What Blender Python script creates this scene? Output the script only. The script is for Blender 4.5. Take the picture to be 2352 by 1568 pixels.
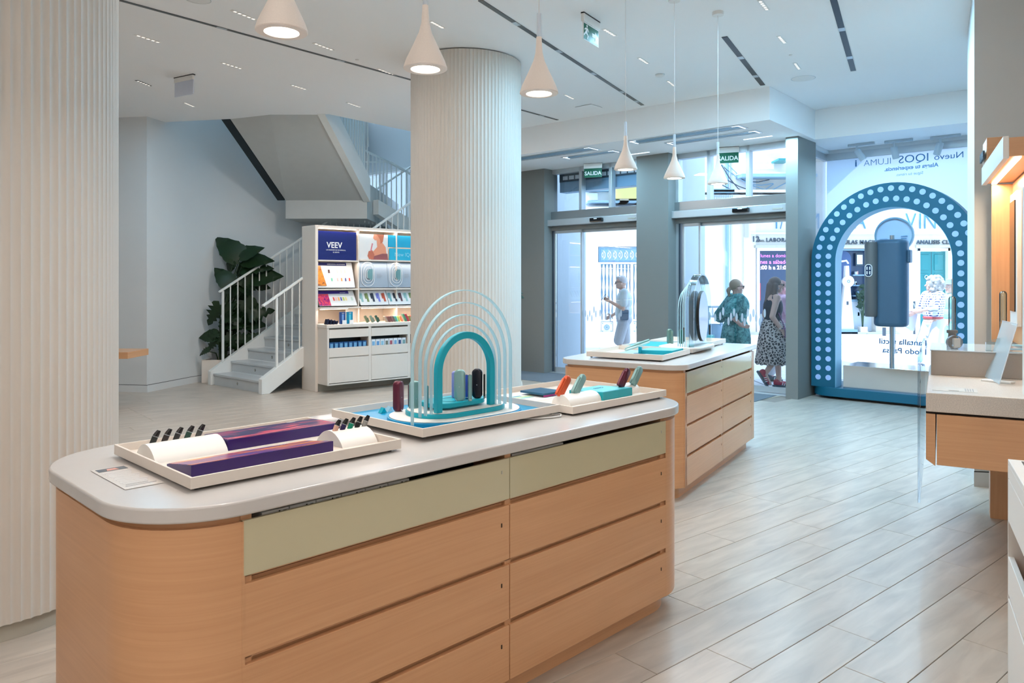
import bpy, bmesh, math, random
from mathutils import Vector, Matrix
random.seed(7)
for o in list(bpy.data.objects): bpy.data.objects.remove(o)
SC = bpy.context.scene
COL = SC.collection
PI = math.pi
# ---------------------------------------------------------------- camera
EYE = 1.58          # eye height; level camera with a vertical lens shift
F = 1727.0; HOR = 648.0
cd = bpy.data.cameras.new('camera'); cam = bpy.data.objects.new('camera', cd); COL.objects.link(cam)
cam.location = (0, 0, EYE); cam.rotation_euler = (PI/2, 0, 0)
cd.sensor_width = 36; cd.lens = 36*F/2352; cd.shift_y = -(784-HOR)/2352
cd.clip_start = .05; cd.clip_end = 300
SC.camera = cam
# ---------------------------------------------------------------- light
EXPOSURE = 0.13
SC.view_settings.view_transform = 'Standard'
SC.view_settings.look = 'None'
SC.view_settings.exposure = EXPOSURE
SC.view_settings.gamma = 1
SC.view_settings.use_curve_mapping = False
W = bpy.data.worlds.new('sky'); SC.world = W; W.use_nodes = True
bg = W.node_tree.nodes['Background']
bg.inputs[0].default_value = (.56, .76, 1.0, 1); bg.inputs[1].default_value = 3.4
sd = bpy.data.lights.new('sun', 'SUN'); sun = bpy.data.objects.new('sun', sd); COL.objects.link(sun)
sd.energy = 9.5; sd.angle = math.radians(.6); sd.color = (.84, .92, 1)
sun.rotation_euler = Vector((-.494, -.08, .866)).to_track_quat('Z', 'Y').to_euler()
LAMP_WARM = (1.0, .91, .83)
def area(loc, size, power, color=LAMP_WARM, rot=(0, 0, 0), sy=None, spread=PI):
    l = bpy.data.lights.new('lamp_and_fill', 'AREA'); o = bpy.data.objects.new('lamp_and_fill', l); COL.objects.link(o)  # serves the lamp lenses as well as the added fill lights
    l.energy = power; l.color = color; l.size = size; l.spread = spread
    if sy: l.shape = 'RECTANGLE'; l.size_y = sy
    o.location = loc; o.rotation_euler = rot
    return o
# fill lights added under the ceiling to brighten the room, no fittings modelled
CEIL = 3.957
for x in (-4.2, -1.8, .6, 3.0):
    for y, p in ((-3.2, 28), (-1.0, 21), (1.1, 4)): area((x, y, CEIL-.05), .4, p)
for (x, y, p) in [(-3.2, 6.6, 48), (-1.8, 9.5, 52), (-1.9, 4.6, 18), (1.4, 3.6, 4), (3.6, 3.6, 1.5), (-.4, 5.9, 8)]:
    area((x, y, CEIL-.05), .35, p)
FILL_COOL = (.40, .75, 1.0)   # tint of the added fill lights that stand in for daylight
for (x, y, p) in [(-4.4, 9.2, 22), (2.1, 6.0, 30), (1.0, 7.2, 24), (2.0, 7.6, 44), (3.1, 6.9, 60), (4.3, 8.1, 30)]:
    area((x, y, CEIL-.05), .35, p, FILL_COOL)
# cool fill added under the soffit and by the window spots, replacing daylight
for (x, y, p) in [(1.3, 11.7, 26), (2.5, 10.6, 26), (3.6, 10.0, 28), (5.2, 9.75, 14), (4.75, 10.15, 14)]:
    area((x, y, 3.53 if x < 4.5 else 3.30), .3 if x < 4.5 else .1, p, FILL_COOL)
for (x, y, z, p) in [(-3.2, 13.4, 7.1, 20), (-2.0, 14.2, 7.1, 20)]: area((x, y, z), .6, p, FILL_COOL)  # cool fill added high in the stairwell in place of daylight
# ---------------------------------------------------------------- helpers
def pxz(u, v, z):
    """point on the horizontal plane at height z seen at photo pixel u, v"""
    d = (EYE-z)*F/(v-HOR)
    return Vector(((u-1176)*d/F, d, z))
def pd(u, v, d):
    return Vector(((u-1176)*d/F, d, EYE-(v-HOR)*d/F))
class Frame:
    def __init__(s, x, y, ux, uy):
        n = math.hypot(ux, uy); s.o = Vector((x, y)); s.u = Vector((ux/n, uy/n)); s.w = Vector((-s.u.y, s.u.x)); s.a = math.atan2(s.u.y, s.u.x)
    def __call__(s, u, w, z=0):
        p = s.o+s.u*u+s.w*w; return Vector((p.x, p.y, z))
    def inv(s, p):
        r = Vector((p[0], p[1]))-s.o; return r.dot(s.u), r.dot(s.w)
FC = Frame(.602, 13.33, .749, -.663)      # shop front, w points to the street
F1 = Frame(.732, 3.57, .70, .714)         # near counter
F2 = Frame(1.257, 5.458, .519, .855)      # far counter
FS = Frame(-2.828, 10.81, .751, .66)      # shelf wall unit
FT = Frame(-3.52, 10.58, .66, .75)        # staircase, u up the flight, w to its left
FR = Frame(2.29, 4.16, .869, -.495)       # stone topped counter at the right
FU = Frame(3.54, 5.55, -.463, -.886)      # wall unit at the right, u towards the camera, w to the right wall
FA = Frame(4.14, 10.4, .749, -.663)       # window arch
def lin(c):
    return tuple(((x/255)/12.92 if x/255 <= .04045 else ((x/255+.055)/1.055)**2.4) for x in c)
MATS = {}
def nodes(name):
    m = bpy.data.materials.new(name); m.use_nodes = True; nt = m.node_tree; MATS[name] = m
    return m, nt, nt.nodes['Principled BSDF']
def M(name, c, rough=.5, metal=0, noise=.04, scale=8, bump=0, spec=.5, coat=0, sheen=0, stretch=(1, 1, 1)):
    if name in MATS: return MATS[name]
    m, nt, b = nodes(name)
    c = lin(c); N = nt.nodes; L = nt.links
    b.inputs['Roughness'].default_value = rough; b.inputs['Metallic'].default_value = metal
    b.inputs['Specular IOR Level'].default_value = spec; b.inputs['Coat Weight'].default_value = coat
    tc = N.new('ShaderNodeTexCoord'); mp = N.new('ShaderNodeMapping'); mp.inputs['Scale'].default_value = stretch
    nz = N.new('ShaderNodeTexNoise'); nz.inputs['Scale'].default_value = scale; nz.inputs['Detail'].default_value = 4
    L.new(tc.outputs['Object'], mp.inputs[0]); L.new(mp.outputs[0], nz.inputs['Vector'])
    mx = N.new('ShaderNodeMix'); mx.data_type = 'RGBA'
    mx.inputs[6].default_value = tuple(x*(1-noise) for x in c)+(1,); mx.inputs[7].default_value = tuple(min(1, x*(1+noise)) for x in c)+(1,)
    L.new(nz.outputs[0], mx.inputs[0]); L.new(mx.outputs[2], b.inputs['Base Color'])
    if bump:
        bp = N.new('ShaderNodeBump'); bp.inputs['Strength'].default_value = bump; bp.inputs['Distance'].default_value = .01
        L.new(nz.outputs[0], bp.inputs['Height']); L.new(bp.outputs[0], b.inputs['Normal'])
    return m
def emit(name, c, s):
    if name in MATS: return MATS[name]
    m, nt, b = nodes(name)
    b.inputs['Base Color'].default_value = lin(c)+(1,); b.inputs['Emission Color'].default_value = lin(c)+(1,); b.inputs['Emission Strength'].default_value = s
    return m
def wood(name, c, dark, along='x', scale=1.0, rough=.32, knots=.35):
    m, nt, b = nodes(name); N = nt.nodes; L = nt.links
    tc = N.new('ShaderNodeTexCoord'); mp = N.new('ShaderNodeMapping')
    s = {'x': (1.2, 1.2, 60), 'z': (40, 40, 1.6)}[along]; mp.inputs['Scale'].default_value = [k*scale for k in s]
    n1 = N.new('ShaderNodeTexNoise'); n1.inputs['Scale'].default_value = 1.6; n1.inputs['Detail'].default_value = 6; n1.inputs['Distortion'].default_value = .4
    L.new(tc.outputs['Object'], mp.inputs[0]); L.new(mp.outputs[0], n1.inputs['Vector'])
    mp2 = N.new('ShaderNodeMapping'); mp2.inputs['Scale'].default_value = {'x': (1.0, 1.0, 5), 'z': (4, 4, .8)}[along]
    n2 = N.new('ShaderNodeTexNoise'); n2.inputs['Scale'].default_value = 1.3; n2.inputs['Detail'].default_value = 3
    L.new(tc.outputs['Object'], mp2.inputs[0]); L.new(mp2.outputs[0], n2.inputs['Vector'])
    ad = N.new('ShaderNodeMath'); ad.operation = 'MULTIPLY_ADD'; ad.inputs[1].default_value = .5
    L.new(n1.outputs[0], ad.inputs[0]); 
    m2 = N.new('ShaderNodeMath'); m2.operation = 'MULTIPLY'; m2.inputs[1].default_value = .5
    L.new(n2.outputs[0], m2.inputs[0]); L.new(m2.outputs[0], ad.inputs[2])
    cr = N.new('ShaderNodeValToRGB'); cr.color_ramp.elements[0].position = .33; cr.color_ramp.elements[1].position = .68
    cr.color_ramp.elements[0].color = lin(dark)+(1,); cr.color_ramp.elements[1].color = lin(c)+(1,)
    L.new(ad.outputs[0], cr.inputs[0]); L.new(cr.outputs[0], b.inputs['Base Color'])
    b.inputs['Roughness'].default_value = rough
    return m
def glass(name, tint=(.93, .97, 1), refl=.08, rough=0.0):
    m, nt, b = nodes(name); N = nt.nodes; L = nt.links; N.remove(b)
    out = [n for n in N if n.type == 'OUTPUT_MATERIAL'][0]
    t = N.new('ShaderNodeBsdfTransparent'); t.inputs[0].default_value = tint+(1,)
    g = N.new('ShaderNodeBsdfGlossy'); g.inputs['Roughness'].default_value = rough
    fr = N.new('ShaderNodeFresnel'); fr.inputs[0].default_value = 1.45
    ma = N.new('ShaderNodeMath'); ma.operation = 'MULTIPLY_ADD'; ma.inputs[1].default_value = .8; ma.inputs[2].default_value = refl-.03
    mx = N.new('ShaderNodeMixShader')
    L.new(fr.outputs[0], ma.inputs[0]); L.new(ma.outputs[0], mx.inputs[0]); L.new(t.outputs[0], mx.inputs[1]); L.new(g.outputs[0], mx.inputs[2]); L.new(mx.outputs[0], out.inputs[0])
    return m
def film(name, c, t, trans=.5):
    """translucent vinyl or acrylic: part see-through, part diffusing"""
    m, nt, b = nodes(name); N = nt.nodes; L = nt.links; N.remove(b)
    out = [n for n in N if n.type == 'OUTPUT_MATERIAL'][0]
    a = N.new('ShaderNodeBsdfTransparent'); d = N.new('ShaderNodeBsdfDiffuse'); d.inputs[0].default_value = lin(c)+(1,)
    r = N.new('ShaderNodeBsdfTranslucent'); r.inputs[0].default_value = lin(c)+(1,)
    m1 = N.new('ShaderNodeMixShader'); m1.inputs[0].default_value = trans; L.new(d.outputs[0], m1.inputs[1]); L.new(r.outputs[0], m1.inputs[2])
    m2 = N.new('ShaderNodeMixShader'); m2.inputs[0].default_value = t; L.new(m1.outputs[0], m2.inputs[1]); L.new(a.outputs[0], m2.inputs[2]); L.new(m2.outputs[0], out.inputs[0])
    return m
class MB:
    def __init__(s): s.v = []; s.f = []
    def add(s, vs, fs, mat=None):
        n = len(s.v)
        s.v += [tuple(mat @ Vector(v)) if mat else tuple(v) for v in vs]; s.f += [tuple(i+n for i in f) for f in fs]; return s
    def box(s, x0, x1, y0, y1, z0, z1, mat=None):
        return s.add([(x0, y0, z0), (x1, y0, z0), (x1, y1, z0), (x0, y1, z0), (x0, y0, z1), (x1, y0, z1), (x1, y1, z1), (x0, y1, z1)],
                     [(3, 2, 1, 0), (4, 5, 6, 7), (0, 1, 5, 4), (1, 2, 6, 5), (2, 3, 7, 6), (3, 0, 4, 7)], mat)
    def prism(s, poly, z0, z1, mat=None, axis='z'):
        n = len(poly); P = lambda p, z: (p[0], p[1], z) if axis == 'z' else ((p[0], z, p[1]) if axis == 'y' else (z, p[0], p[1]))
        return s.add([P(p, z0) for p in poly]+[P(p, z1) for p in poly],
                     [tuple(range(n-1, -1, -1)), tuple(range(n, 2*n))]+[(i, (i+1) % n, n+(i+1) % n, n+i) for i in range(n)], mat)
    def ring(s, outer, inner, z0, z1, axis='z', closed=True, mat=None):
        n = len(outer); P = lambda p, z: (p[0], p[1], z) if axis == 'z' else ((p[0], z, p[1]) if axis == 'y' else (z, p[0], p[1]))
        vs = [P(p, z0) for p in outer]+[P(p, z1) for p in outer]+[P(p, z0) for p in inner]+[P(p, z1) for p in inner]; fs = []
        for i in range(n if closed else n-1):
            j = (i+1) % n; fs += [(i, j, n+j, n+i), (2*n+j, 2*n+i, 3*n+i, 3*n+j), (n+i, n+j, 3*n+j, 3*n+i), (j, i, 2*n+i, 2*n+j)]
        if not closed: fs += [(0, n, 3*n, 2*n), (n-1, 3*n-1, 4*n-1, 2*n-1)]
        return s.add(vs, fs, mat)
    def tube(s, pts, r, n=8, mat=None, sq=None):
        pts = [Vector(p) for p in pts]; R = r if isinstance(r, (list, tuple)) else [r]*len(pts); vs = []; fs = []
        prev = None
        for i, p in enumerate(pts):
            t = (pts[min(i+1, len(pts)-1)]-pts[max(i-1, 0)]).normalized()
            if prev is None:
                a = Vector((0, 0, 1)) if abs(t.z) < .9 else Vector((0, 1, 0)); x = t.cross(a).normalized()
            else: x = (prev-t*prev.dot(t)).normalized()
            prev = x; y = t.cross(x)
            for k in range(n):
                an = 2*PI*k/n+(PI/4 if n == 4 else 0); q = p+x*math.cos(an)*R[i]+y*math.sin(an)*R[i]*(sq or 1); vs.append(q)
        for i in range(len(pts)-1):
            for k in range(n): fs.append((i*n+k, i*n+(k+1) % n, (i+1)*n+(k+1) % n, (i+1)*n+k))
        fs += [tuple(range(n-1, -1, -1)), tuple((len(pts)-1)*n+k for k in range(n))]
        return s.add(vs, fs, mat)
    def lathe(s, prof, n=24, mat=None, caps=True):
        vs = []; fs = []
        for r, z in prof: vs += [(r*math.cos(2*PI*k/n), r*math.sin(2*PI*k/n), z) for k in range(n)]
        for i in range(len(prof)-1):
            for k in range(n): fs.append((i*n+k, i*n+(k+1) % n, (i+1)*n+(k+1) % n, (i+1)*n+k))
        if caps: fs += [tuple(range(n-1, -1, -1)), tuple((len(prof)-1)*n+k for k in range(n))]
        return s.add(vs, fs, mat)
    def ell(s, c, r, rot=None, n=12, m=8):
        vs = [(0, 0, -1)]; fs = []
        for i in range(1, m):
            a = -PI/2+PI*i/m
            vs += [(math.cos(a)*math.cos(2*PI*k/n), math.cos(a)*math.sin(2*PI*k/n), math.sin(a)) for k in range(n)]
        vs.append((0, 0, 1)); L = len(vs)-1
        for k in range(n): fs.append((0, 1+(k+1) % n, 1+k)); fs.append((L, L-n+k, L-n+(k+1) % n))
        for i in range(m-2):
            for k in range(n): fs.append((1+i*n+k, 1+i*n+(k+1) % n, 1+(i+1)*n+(k+1) % n, 1+(i+1)*n+k))
        T = Matrix.Translation(c) @ (rot.to_4x4() if rot else Matrix.Identity(4)) @ Matrix.Diagonal((*r, 1))
        return s.add(vs, fs, T)
    def cap(s, a, b, ra, rb, n=10):
        a = Vector(a); b = Vector(b); d = (b-a).normalized(); pts = []; R = []
        for k in range(4): t = PI/2*k/4; pts.append(a-d*ra*math.cos(t)); R.append(max(ra*math.sin(t), ra*.08))
        pts.append(a); R.append(ra); pts.append(b); R.append(rb)
        for k in range(1, 5): t = PI/2*k/4; pts.append(b+d*rb*math.sin(t)); R.append(max(rb*math.cos(t), rb*.08))
        return s.tube(pts, R, n)
    def build(s, name, mat, parent=None, bevel=0, smooth=None, seg=2, loc=None, rz=0):
        me = bpy.data.meshes.new(name); me.from_pydata([tuple(v) for v in s.v], [], s.f)
        bm = bmesh.new(); bm.from_mesh(me); bmesh.ops.recalc_face_normals(bm, faces=bm.faces); bm.to_mesh(me); bm.free()
        me.materials.append(mat)
        if smooth is not None:
            for p in me.polygons: p.use_smooth = True
            me.set_sharp_from_angle(angle=math.radians(smooth))
        o = bpy.data.objects.new(name, me); COL.objects.link(o)
        if parent: o.parent = parent
        if loc is not None: o.location = loc
        o.rotation_euler.z = rz
        if bevel:
            b = o.modifiers.new('b', 'BEVEL'); b.width = bevel; b.segments = seg; b.limit_method = 'ANGLE'; b.angle_limit = math.radians(35)
        return o
def tag(o, label=None, cat=None, group=None, kind=None):
    if label: o['label'] = label
    if cat: o['category'] = cat
    if group: o['group'] = group
    if kind: o['kind'] = kind
    return o
def thing(name, label, cat, loc=(0, 0, 0), rz=0, group=None, rot=None):
    o = bpy.data.objects.new(name, None); COL.objects.link(o); o.location = loc; o.rotation_euler = rot if rot else (0, 0, rz); o.empty_display_size = .1
    return tag(o, label, cat, group)
def struct(name, mb, mat, bevel=0, smooth=None, parent=None):
    o = mb.build(name, mat, parent, bevel, smooth)
    if not parent: o['kind'] = 'structure'
    return o
def dup(root, loc, rz=None, label=None, group=None, rot=None, mats=None):
    def rec(o, par):
        c = o.copy(); COL.objects.link(c); c.parent = par
        for ch in [q for q in bpy.data.objects if q.parent == o]: rec(ch, c)
        return c
    r = rec(root, None); r.location = loc
    if rz is not None: r.rotation_euler = (0, 0, rz)
    if rot is not None: r.rotation_euler = rot
    if label: r['label'] = label
    if group: r['group'] = group
    return r
def text(name, s, size, mat, parent=None, loc=(0, 0, 0), rot=(0, 0, 0), ext=.002, align='LEFT', mirror=False, bold=0, sx=1, shear=0, space=1):
    c = bpy.data.curves.new(name, 'FONT'); c.body = s; c.size = size; c.extrude = ext; c.align_x = align; c.offset = bold; c.shear = shear; c.space_character = space
    c.resolution_u = 3
    o = bpy.data.objects.new(name, c); COL.objects.link(o)
    dg = bpy.context.evaluated_depsgraph_get(); me = bpy.data.meshes.new_from_object(o.evaluated_get(dg))
    bpy.data.objects.remove(o)
    for v in me.vertices: v.co.x *= sx*(-1 if mirror else 1)
    me.materials.clear(); me.materials.append(mat)
    q = bpy.data.objects.new(name, me); COL.objects.link(q); q.parent = parent; q.location = loc; q.rotation_euler = rot
    return q
def rrect(x0, x1, y0, y1, r, n=6):
    r = min(r, (x1-x0)/2-1e-4, (y1-y0)/2-1e-4) if not isinstance(r, (list, tuple)) else r
    rr = r if isinstance(r, (list, tuple)) else [r]*4; out = []      # order: x0y0, x1y0, x1y1, x0y1
    for (cx, cy, a0, q) in [(x0, y0, PI, rr[0]), (x1, y0, -PI/2, rr[1]), (x1, y1, 0, rr[2]), (x0, y1, PI/2, rr[3])]:
        sx = 1 if cx == x0 else -1; sy = 1 if cy == y0 else -1
        if q < 1e-5: out.append((cx, cy)); continue
        for k in range(n+1):
            a = a0+PI/2*k/n; out.append((cx+sx*q+q*math.cos(a), cy+sy*q+q*math.sin(a)))
    return out
def stadium(cx, cy, hl, r, n=16): return rrect(cx-hl, cx+hl, cy-r, cy+r, r, n)
def archpts(cx, hw, zb, zs, n=24):
    """outline of an arch standing on zb, straight to zs, then a half circle"""
    return [(cx-hw, zb)]+[(cx-hw*math.cos(PI*k/n), zs+hw*math.sin(PI*k/n)) for k in range(n+1)]+[(cx+hw, zb)]
# ---------------------------------------------------------------- materials
M('wall_paint', (218, 221, 222), .75, noise=.015, scale=2)
M('ceiling_paint', (248, 248, 248), .8, noise=.01, scale=1.5)
M('column_ceramic', (210, 204, 196), .42, noise=.03, scale=3, stretch=(1, 1, .15))
M('plinth_grey', (176, 172, 160), .6)
M('pillar_grey', (128, 130, 128), .7, noise=.02)
M('steel', (176, 180, 182), .28, .9, noise=.05, scale=3, stretch=(1, 1, 40))
M('aluminium', (196, 202, 206), .4, .55, noise=.02)
M('stone_white', (203, 200, 198), .2, noise=.02, scale=30, coat=.2)
M('terrazzo', (208, 198, 188), .35, noise=.4, scale=190)
M('cream_glass', (200, 192, 160), .12, noise=.02, coat=.3)
M('white_plastic', (236, 234, 230), .4, noise=.01)
M('warm_white', (226, 216, 206), .5, noise=.02)
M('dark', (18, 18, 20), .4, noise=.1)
M('black_gloss', (10, 11, 14), .12, noise=.05)
M('shadow_gap', (40, 28, 20), .8)
M('turquoise', (0, 168, 190), .35, noise=.02)
M('turquoise_base', (0, 146, 196), .35, noise=.02)
M('purple', (46, 18, 100), .35, noise=.03)
M('navy', (22, 84, 120), .35)
M('chrome', (220, 224, 228), .08, 1, noise=.01)
M('arch_blue', (0, 94, 122), .45, noise=.03)
M('arch_side', (150, 205, 235), .5, noise=.02)
M('dot_blue', (176, 205, 255), .4, noise=.01)
M('rail_white', (232, 234, 232), .45, noise=.02)
M('step_marble', (196, 200, 202), .35, noise=.09, scale=5)
M('mat_grey', (112, 120, 130), .95, noise=.3, scale=300, bump=.3)
M('exit_green', (0, 92, 66), .4)
M('print_white', (240, 240, 240), .5, noise=.0)
M('print_grey', (150, 150, 152), .6)
M('cable_white', (228, 226, 224), .5)
M('asphalt', (205, 205, 208), .8, noise=.1, scale=3)
M('facade_white', (236, 236, 238), .8, noise=.04, scale=2)
M('facade_stone', (212, 206, 196), .8, noise=.1, scale=4)
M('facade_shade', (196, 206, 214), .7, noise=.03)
M('balcony_ochre', (205, 190, 120), .8, noise=.08)
M('iron_blue', (132, 164, 186), .5)
M('iron_dark', (60, 72, 84), .5)
M('teal_door', (38, 128, 130), .4, noise=.05)
M('letter_blue', (70, 130, 180), .5)
M('letter_grey', (80, 84, 90), .5)
M('glass_dark', (40, 60, 90), .15)
wood('oak', (218, 168, 125), (204, 152, 110), 'x')
wood('oak_v', (218, 170, 128), (204, 154, 112), 'z')
wood('oak_pale', (228, 214, 204), (214, 198, 188), 'x')
glass('pane_glass', (.93, .97, 1.0), .05)
glass('acrylic', (.90, .97, .98), .12)
film('acrylic_edge', (190, 225, 235), .35, .3)
film('acrylic_sheet', (205, 226, 238), .62, .3)
film('vinyl_white', (240, 246, 252), .05, .75)
film('frosted', (225, 232, 240), .35, .4)
emit('lamp_lens', (255, 236, 214), 9)
emit('led_strip', (255, 226, 196), 6)
emit('slot_lens', (255, 246, 236), .8)
emit('slot_lens_cool', (235, 246, 255), 1.3)
def MT(n): return MATS[n]
def tile_mat():
    m, nt, b = nodes('floor_tile'); N = nt.nodes; L = nt.links
    oi = N.new('ShaderNodeObjectInfo'); tc = N.new('ShaderNodeTexCoord')
    ad = N.new('ShaderNodeVectorMath'); ad.operation = 'ADD'; L.new(tc.outputs['Object'], ad.inputs[0])
    sc = N.new('ShaderNodeVectorMath'); sc.operation = 'SCALE'; sc.inputs[3].default_value = 37; cb = N.new('ShaderNodeCombineXYZ')
    L.new(oi.outputs['Random'], cb.inputs[0]); L.new(oi.outputs['Random'], cb.inputs[1]); L.new(cb.outputs[0], sc.inputs[0]); L.new(sc.outputs[0], ad.inputs[1])
    mp = N.new('ShaderNodeMapping'); mp.inputs['Scale'].default_value = (1.4, 8, 1); L.new(ad.outputs[0], mp.inputs[0])
    nz = N.new('ShaderNodeTexNoise'); nz.inputs['Scale'].default_value = 1.7; nz.inputs['Detail'].default_value = 6; nz.inputs['Distortion'].default_value = .6
    L.new(mp.outputs[0], nz.inputs['Vector'])
    cr = N.new('ShaderNodeValToRGB'); cr.color_ramp.elements[0].position = .3; cr.color_ramp.elements[1].position = .7
    cr.color_ramp.elements[0].color = lin((172, 161, 150))+(1,); cr.color_ramp.elements[1].color = lin((200, 188, 175))+(1,)
    L.new(nz.outputs[0], cr.inputs[0]); L.new(cr.outputs[0], b.inputs['Base Color']); b.inputs['Roughness'].default_value = .3
    b.inputs['Specular IOR Level'].default_value = .55
    return m
tile_mat()
M('grout', (150, 138, 130), .9)
# ---------------------------------------------------------------- room shell
# shop front line and stairwell
P_ = lambda *a: [tuple(p) for p in a]
H_TOP = 4.5
floor_poly = [(-8.5, -4.5), (5.5, -4.5), (5.5, 5.55), (3.6, 5.84), (4.4, 7.2), (6.95, 7.05), (6.95, 9.42), tuple(FC(7.2, 1.25))[:2], tuple(FC(4.41, 1.25))[:2], tuple(FC(4.45, .1))[:2], tuple(FC(-5.4, .1))[:2], (-8.5, 16.9)]
fl = struct('floor', MB().prism(floor_poly, -.12, -.006), MT('grout'))
# tiles: long direction and offsets measured from the joints in the photograph
TU = Vector((.764, .645)); TV = Vector((.645, -.764)); TA = math.atan2(TU.y, TU.x); TW = .2265; TLn = 1.26
def inside(p, poly):
    c = False; n = len(poly)
    for i in range(n):
        a = poly[i]; b = poly[(i+1) % n]
        if (a[1] > p[1]) != (b[1] > p[1]) and p[0] < (b[0]-a[0])*(p[1]-a[1])/(b[1]-a[1])+a[0]: c = not c
    return c
offs = {-3: .53, -2: 1.144, -1: .215, 0: .835, 1: .52, 2: 1.16}
rr_ = random.Random(3); tiles = []
for k in range(-62, 30):
    off = offs.get(k, rr_.choice([.21, .53, .84, 1.15]) if k not in offs else 0)
    v = -1.714+TW*(k+.5)
    for j in range(-10, 18):
        u = off+TLn*(j+.5); c = TU*u+TV*v
        pts_ = [(c.x+TU.x*a+TV.x*b, c.y+TU.y*a+TV.y*b) for a in (-.6, -.3, 0, .3, .6) for b in (-.1, .1)]
        fr_ = [FC.inv(q) for q in pts_]
        ok = any(inside(q, floor_poly) for q in pts_) and not any(f_[1] > (.16 if f_[0] < 4.4 else 1.3) for f_ in fr_)
        if not ok: continue
        vis = c.y > 1.2 and abs(c.x/c.y) < .78
        hid = c.y < 1.2
        tiles.append((0 if vis else 1, c.length, c.x, c.y))
tiles.sort()
tme = None
grp = MB(); nt_ = 0
def tile_mb(): return MB().box(-TLn/2+.0016, TLn/2-.0016, -TW/2+.0016, TW/2-.0016, -.03, 0)
for (a, _, x, y) in tiles:
    # nearest visible ones singly, the rest joined
    px = 1176+F*x/max(y, .1); behind = y < 1.5
    vis = a == 0 and not (x < -.9 and y < 2.4)
    if vis and nt_ < 285:
        if tme is None:
            t0 = tile_mb().build('tile', MT('floor_tile'), fl); bv = bmesh.new(); bv.from_mesh(t0.data)
            bmesh.ops.bevel(bv, geom=[e for e in bv.edges if all(q.co.z > -.01 for q in e.verts)], offset=.0012, segments=1, affect='EDGES'); bv.to_mesh(t0.data); bv.free()
            tme = t0.data; t = t0
        else: t = bpy.data.objects.new('tile', tme); COL.objects.link(t); t.parent = fl
        t.location = (x, y, rr_.uniform(-.0006, 0)); t.rotation_euler.z = TA; nt_ += 1
    else:
        T = Matrix.Translation((x, y, 0)) @ Matrix.Rotation(TA, 4, 'Z')
        grp.box(-TLn/2+.0016, TLn/2-.0016, -TW/2+.0016, TW/2-.0016, -.03, -.0003, T)
tag(grp.build('tile_field', MT('floor_tile'), fl), kind='stuff')
# ceiling with the stairwell opening
hA = pxz(430, 278, CEIL); hB = pxz(755, 262, CEIL); hC = Vector((-1.006, 12.57, 0))
hD = FC(-5.6, 0)
ceil_parts = MB()
far_l = (-9, 17.5)
ceil_parts.prism([(-9, -4.8), (6, -4.8), (6, 5.6), (7.25, 6.7), tuple(FC(7.4, 1.6))[:2], tuple(FC(-.8, .3))[:2], tuple(hC)[:2], tuple(hB)[:2], tuple(hA)[:2], (-9, 12.0)], CEIL, CEIL+.32)
struct('ceiling', ceil_parts, MT('ceiling_paint'))
# dropped soffit along the shop front
s1 = (-1.006, 12.57); s2 = tuple(pxz(1767.8, 275, 3.55))[:2]; s3 = tuple(pxz(1872.4, 320.3, 3.55))[:2]; s4 = tuple(pxz(2221.8, 281.5, 3.55))[:2]
e4 = (s4[0]+.7935*1.6, s4[1]-.609*1.6)
struct('ceiling_soffit', MB().prism([s1, s2, s3, e4, tuple(FC(7.4, 1.3))[:2], tuple(FC(4.40, 1.3))[:2], tuple(FC(4.44, .1))[:2], tuple(FC(-1.1, .1))[:2]], 3.55, CEIL-.001), MT('ceiling_paint'))
# walls
WCV = []
for k in range(13):   # soft bend of the wall
    f = k/12; a = Vector((-5.02, 11.70)); b = Vector((-4.90, 12.20)); c = Vector((-4.55, 12.47)); WCV.append(tuple(a.lerp(b, f).lerp(b.lerp(c, f), f)))
struct('wall_left', MB().prism([(-8.9, 11.32), (-5.24, 10.79)]+WCV+[(-2.83, 14.40), (-3.45, 17.1), (-9.0, 17.1)], -.1, 7.2), MT('wall_paint'), smooth=12)
bb = MB()
WP = [(-8.9, 11.32), (-5.24, 10.79)]+WCV+[(-2.83, 14.40)]
for a, b in zip(WP, WP[1:]):
    d = Vector((b[0]-a[0], b[1]-a[1])).normalized(); n = Vector((d.y, -d.x))
    bb.prism([a, b, (b[0]+n.x*.008+d.x*.006, b[1]+n.y*.008+d.y*.006), (a[0]+n.x*.008, a[1]+n.y*.008)], 0, .1)
struct('baseboard_left', bb, MT('wall_paint'))
gp = MB()
WP = [(-8.9, 11.32), (-5.24, 10.79)]+WCV+[(-2.83, 14.40)]
for a, b in zip(WP, WP[1:]):
    d = Vector((b[0]-a[0], b[1]-a[1])).normalized(); n = Vector((d.y, -d.x))
    gp.prism([a, b, (b[0]+n.x*.003+d.x*.003, b[1]+n.y*.003+d.y*.003), (a[0]+n.x*.003, a[1]+n.y*.003)], .1, .106)
struct('trim_1', gp, MT('dark'))
struct('wall_far_left', MB().box(-9.2, -8.9, -4.8, 11.4, -.1, 4.3), MT('wall_paint'))
struct('wall_back', MB().box(-9.2, 6, -4.8, -4.5, -.1, 4.3), MT('wall_paint'))
struct('wall_right_side', MB().box(5.5, 5.8, -4.8, 5.56, -.1, 4.3), MT('wall_paint'))
struct('wall_right', MB().prism([(3.585, 5.83), (4.361, 7.2), (7.15, 7.05), (7.15, 6.8), (6.2, 5.4), (5.5, 5.5)], -.1, 4.3), MT('wall_paint'))
struct('wall_window_side', MB().box(6.95, 7.15, 7.0, 9.75, -.1, 4.3), MT('wall_paint'))
br = MB()
br.prism([(3.577, 5.822), (3.585, 5.832), (5.5, 5.502), (5.5, 5.492)], 0, .11)
struct('baseboard_right', br, MT('wall_paint'))
gr = MB(); gr.prism([(3.58, 5.826), (3.585, 5.832), (5.5, 5.502), (5.5, 5.497)], .11, .117)
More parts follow.
